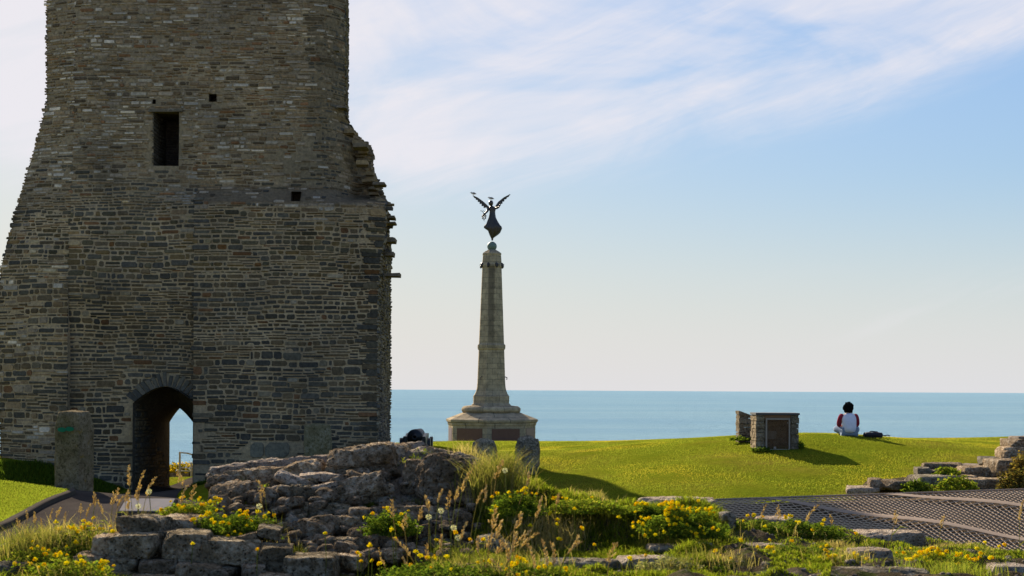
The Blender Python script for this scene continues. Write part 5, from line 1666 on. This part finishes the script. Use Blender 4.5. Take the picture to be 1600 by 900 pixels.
def stalk(px, py, d, foot, lean, lab, group, sc_=1.0, kind=None):
    tip = P(px, py, d); x0 = tip.x - lean; z0 = min(H(x0, d), tip.z - .05) if foot is None else P(px, foot, d).z
    r_ = random
    b = Vector((x0, d, z0)); mid = b.lerp(tip, .55) + Vector((-lean * .25, 0, 0))
    m = MB(); g = r_.choice([(.16, .17, .035), (.22, .19, .06), (.30, .23, .09)])
    pts = [b, b.lerp(mid, .5), mid, mid.lerp(tip, .5) + Vector((-lean * .06, 0, 0)), tip]
    m.tube(pts, [.0021, .002, .0018, .0015, .0013], 5, g)
    o = m.build('grass_stalk', M['straw'], None, True, loc=b); tag(o, lab, 'grass stalk', group)
    h = bpy.data.objects.new('seed_head', SEED[r_.randrange(7)]); C.objects.link(h); h.parent = o
    tdir = (pts[4] - pts[3]).normalized(); h.rotation_euler = tdir.to_track_quat('Z', 'Y').to_euler(); h.rotation_euler.rotate_axis('Z', r_.uniform(0, 6))
    h.location = tip - b; s_ = sc_ * r_.uniform(.8, 1.2); h.scale = (s_, s_, s_)
    if r_.random() < .35:
        l = MB(); q = b.lerp(mid, .6); L = r_.uniform(.05, .1); sx = r_.choice((-1, 1))
        w = .003
        l.add([q + Vector((0, 0, -.004)), q + Vector((0, 0, .004)), q + Vector((sx * L * .5, -.01, L * .55 + w)), q + Vector((sx * L * .5, -.01, L * .55 - w)), q + Vector((sx * L, -.02, L * .5))], [(0, 3, 2, 1), (3, 4, 2)], (.10, .11, .022))
        e = l.build('leaf', M['straw'], None, loc=b); e.parent = o; e.location = (0, 0, 0)
    return o


random.seed(91)
SG = {
    'stalks before the lectern': ('tan seed headed grass stalk standing before the tower arch above the lectern', [(148, 778, 7.4, .02), (160, 790, 7.4, -.01), (202, 745, 7.4, -.02), (218, 752, 7.5, .01), (229, 762, 7.4, .03), (196, 772, 7.5, 0), (176, 775, 7.4, .01), (184, 780, 7.4, .02), (214, 768, 7.5, -.01), (200, 782, 7.3, 0), (283, 772, 7.6, .01), (300, 768, 7.6, .0), (284, 745, 7.7, -.01)]),
    'stalks before the rubble': ('pale seed headed grass stalk in front of the boulders', [(655, 800, 6.9, .02), (670, 785, 6.9, .0), (685, 772, 7.0, .02), (700, 782, 6.8, -.02), (712, 770, 6.9, .03), (722, 755, 7.0, .04), (745, 775, 6.8, .04), (756, 772, 6.8, .06), (614, 795, 7.2, -.03), (632, 815, 7, -.02), (600, 870, 6.6, -.04), (640, 855, 6.6, -.05), (668, 862, 6.5, -.02), (638, 875, 6.5, -.04), (414, 765, 7.5, -.02), (409, 772, 7.5, -.02)]),
    'stalks at the bottom': ('tan seed headed grass stalk rising from the bottom edge of the turf', [(770, 812, 6.3, .03), (774, 828, 6.3, .05), (762, 842, 6.2, .02), (748, 850, 6.2, -.02), (778, 852, 6.2, .03), (806, 812, 6.3, .09), (812, 832, 6.2, .07), (800, 850, 6.2, .03), (796, 865, 6.1, .0), (815, 842, 6.3, .06), (838, 795, 6.6, .05), (895, 845, 6.2, .07), (888, 852, 6.2, .05), (855, 870, 6, 0), (865, 872, 6, .01), (835, 875, 6, .0), (784, 880, 6, -.02), (870, 775, 7.0, .02), (952, 865, 6.0, .01), (823, 745, 7.2, .08), (775, 735, 7.4, .03), (1190, 800, 8.4, .0), (1215, 798, 8.4, .02), (1260, 802, 8.4, .02), (1300, 806, 8.5, .0), (1398, 805, 8.4, .02), (1470, 812, 8.2, .01), (1593, 800, 8.0, 0), (720, 830, 6.6, .02), (690, 848, 6.5, -.02)]),
    'stalks left': ('thin reddish grass stalk before the path', [(30, 812, 7.4, .0), (42, 800, 7.4, .01), (55, 806, 7.4, -.01), (78, 800, 7.4, .02), (88, 796, 7.4, .02), (100, 812, 7.4, 0), (126, 790, 7.4, .01), (135, 795, 7.4, .01), (66, 815, 7.4, .0)]),
}
for g, (lab, L) in SG.items():
    for px, py, d, ln in L: stalk(px, py + 12, d, None, ln, lab, g, .72 if 'left' in g else 1.0)
for px, py in ((562 + 10, 712), (770, 662), (795, 672), (812, 690), (850, 690), (690, 690)):
    pass


# dandelion clocks
def dandelion(px, py, d, lab):
    t = P(px, py, d); z0 = min(H(t.x, d), t.z - .04); m = MB(); b = Vector((t.x + .01, d, z0))
    m.tube([b, b.lerp(t, .5) + Vector((.006, 0, 0)), t], .002, 5, (.16, .17, .05)); o = m.build('dandelion', M['straw'], None, True, loc=b); tag(o, lab, 'dandelion', 'dandelion clocks')
    m = MB(); random.seed(int(px)); hv = ICO[3][0]
    for q in hv[::5]:
        q = Vector(q); e = t + q * .0125; m.tube([t + q * .003, e], .0005, 3, (.75, .72, .65))
        a = q.orthogonal().normalized(); b2 = q.cross(a)
        for k in range(3):
            w = k * 2.1; f = e + (a * math.cos(w) + b2 * math.sin(w)) * .004 + q * .0015; m.tube([e, f], .0006, 3, (.8, .78, .72))
    m.ball(t, .0045, 8, 6, (.3, .22, .12))
    h = m.build('seed_head', M['straw'], None, loc=b); h.parent = o; h.location = (0, 0, 0)


for px, py, d, lab in ((233, 768, 7.3, 'white dandelion clock standing above the pale lectern'), (405, 791, 7.2, 'white dandelion clock beside the round flowering cushion'), (689, 798, 6.9, 'white dandelion clock in front of the right hand boulder'), (216, 791, 7.3, 'low dandelion clock against the lectern panel'), (670, 808, 6.9, 'faded dandelion clock left of the white one before the boulder'), (709, 825, 6.7, 'small dandelion clock low among the stalks'), (716, 840, 6.6, 'lowest dandelion clock in the dark turf'), (789, 735, 7.6, 'dandelion clock below the rounded standing stone')):
    dandelion(px, py, d, lab)


# single hawkbit flowers on thin stems through the dark turf
random.seed(123)
ZONES = [('yellow flower on a thin stem in the dark turf before the boulders', 'single yellow flowers before the boulders', 560, 760, 800, 885, 6.3, 7.3, 20), ('yellow flower on a thin stem under the turf bank', 'single yellow flowers under the turf bank', 770, 1010, 775, 880, 6.4, 7.6, 18), ('yellow flower on a thin stem on the mossy ledges at the right', 'single yellow flowers on the right ledges', 1110, 1590, 845, 890, 6.6, 7.4, 16), ('yellow flower on a thin stem in front of the squared blocks', 'single yellow flowers before the squared blocks', 300, 560, 825, 885, 6.5, 6.9, 7)]
for lab, g, a, b_, c0, c1, d0, d1, n in ZONES:
    for k in range(n):
        px, py, d = random.uniform(a, b_), random.uniform(c0, c1), random.uniform(d0, d1); t = P(px, py, d); z0 = H(t.x, d)
        if t.z - z0 < .025: t.z = z0 + random.uniform(.03, .07)
        if t.z - z0 > .3: continue
        b = Vector((t.x + random.uniform(-.02, .02), d, z0)); m = MB(); m.tube([b, b.lerp(t, .5) + Vector((random.uniform(-.006, .006), 0, 0)), t], .0017, 4, (.10, .12, .02))
        o = m.build('yellow_flower', M['straw'], None, True, loc=b); tag(o, lab, 'flower', g)
        h = bpy.data.objects.new('blossom', BLOS[random.randrange(5)]); C.objects.link(h); h.parent = o; h.location = t - b; q = random.uniform(.6, 1.0); h.scale = (q, q, q); h.rotation_euler = (random.uniform(-.8, .3), 0, random.uniform(0, 6))


# tufts of long wispy grass
def tuft(px, py, d, w, h, n, cs, lab, seed, lean=.5, wid=.0035):
    r = np.random.default_rng(seed); k = d / F; c = P(px, py, d); x = c.x + r.normal(0, w * k / 4, n); y = d + r.normal(0, .07, n)
    z = np.array([H(a, b) for a, b in zip(x, y)]) if d < 10 else G(x, y)
    hh = h * k * r.uniform(.45, 1.1, n); v, f, cc = blades(np.stack([x, y, z - .01], 1), hh, np.full(n, wid) * r.uniform(.6, 1.2, n), lean, pal(n, cs, None, r), seed=seed)
    c.z = float(z.mean())
    return tag(mesh_obj('grass_tuft', v, f, M['straw'], None, cc, loc=c), lab, 'grass')


DRY = [(.36, .27, .11), (.28, .23, .09), (.2, .18, .06), (.42, .33, .16)]
MIXG = [(.16, .16, .035), (.10, .12, .018), (.28, .22, .08), (.2, .19, .05)]
tuft(775, 800, 7.9, 90, 90, 1500, MIXG, 'tall wispy grass tuft right of the largest boulder', 1, .6)
tuft(740, 760, 8.6, 60, 50, 500, DRY, 'pale dry grass tuft behind the largest boulder', 2)
tuft(690, 730, 9.2, 70, 36, 600, MIXG, 'green grass tuft on the top of the rubble', 3)
tuft(862, 815, 7.6, 90, 52, 1000, DRY, 'blond grass tuft on the turf bank', 4, .8)
tuft(55, 885, 7.2, 100, 66, 1400, MIXG, 'long grass tuft at the left edge', 5)
tuft(470, 850, 7.3, 36, 30, 110, [(.07, .085, .014), (.10, .11, .02), (.17, .14, .05)], 'thin grass tuft between the blocks and the rubble', 6, .6, .0022)
tuft(440, 810, 7.5, 22, 50, 40, [(.08, .10, .014), (.12, .13, .02)], 'upright green stems before the big lichened boulder', 7, .25, .0028)
tuft(760, 880, 6.5, 200, 60, 1100, MIXG, 'thin grass among the stalks at the bottom', 8, .5)['kind'] = 'stuff'
tuft(1490, 895, 6.5, 160, 34, 600, [(.16, .2, .03), (.22, .22, .04)], 'fresh green blades below the dense yellow flowers', 9, .4)['kind'] = 'stuff'
tuft(1480, 852, 8.8, 200, 16, 900, DRY, 'dry grass strip along the foot of the net', 10, .8)
tuft(1300, 850, 8.2, 60, 26, 400, DRY, 'dry grass tuft left of the broad pale flat stone', 11, .7)
tuft(790, 735, 9.0, 60, 26, 260, MIXG, 'ragged grass fringe on the crest below the rounded standing stone', 12)
tuft(1418, 760, 25.2, 26, 26, 220, DRY, 'straw coloured weed beside the stepped ruin', 13, .5, .012)
tuft(612, 716, 9.2, 60, 22, 260, DRY, 'dry grass fringe on the highest rubble', 14)
for i, a in enumerate(CL):
    tuft(a[0], a[1], a[2] - .02, a[3] * 1.1, a[4] * 1.15, int(a[3] * 2.6), MIXG if i % 2 else DRY, 'thin grass growing up through a yellow flowered cushion', 60 + i, .7, .0026)['kind'] = 'stuff'
for px, py, d, w, h, sd in ((520, 752, 8.1, 30, 14, 41), (585, 792, 7.9, 40, 20, 42), (470, 800, 7.8, 30, 18, 43), (640, 792, 7.9, 40, 22, 44), (560, 838, 7.5, 60, 26, 45), (500, 862, 7.0, 50, 22, 46), (680, 845, 7.3, 90, 40, 47), (620, 890, 6.8, 120, 34, 48), (345, 842, 7.0, 30, 12, 49), (420, 858, 7.0, 30, 12, 50)):
    tuft(px, py, d, w, h, int(w * 20), [(.06, .08, .012), (.09, .11, .014), (.14, .14, .03)], 'small dark green tuft growing from a joint of the ruined wall', sd, .8)['group'] = 'tufts in the joints of the ruined wall'
tuft(925, 792, 8.3, 80, 26, 300, DRY, 'thin dry grass on the crest behind the turf', 15)
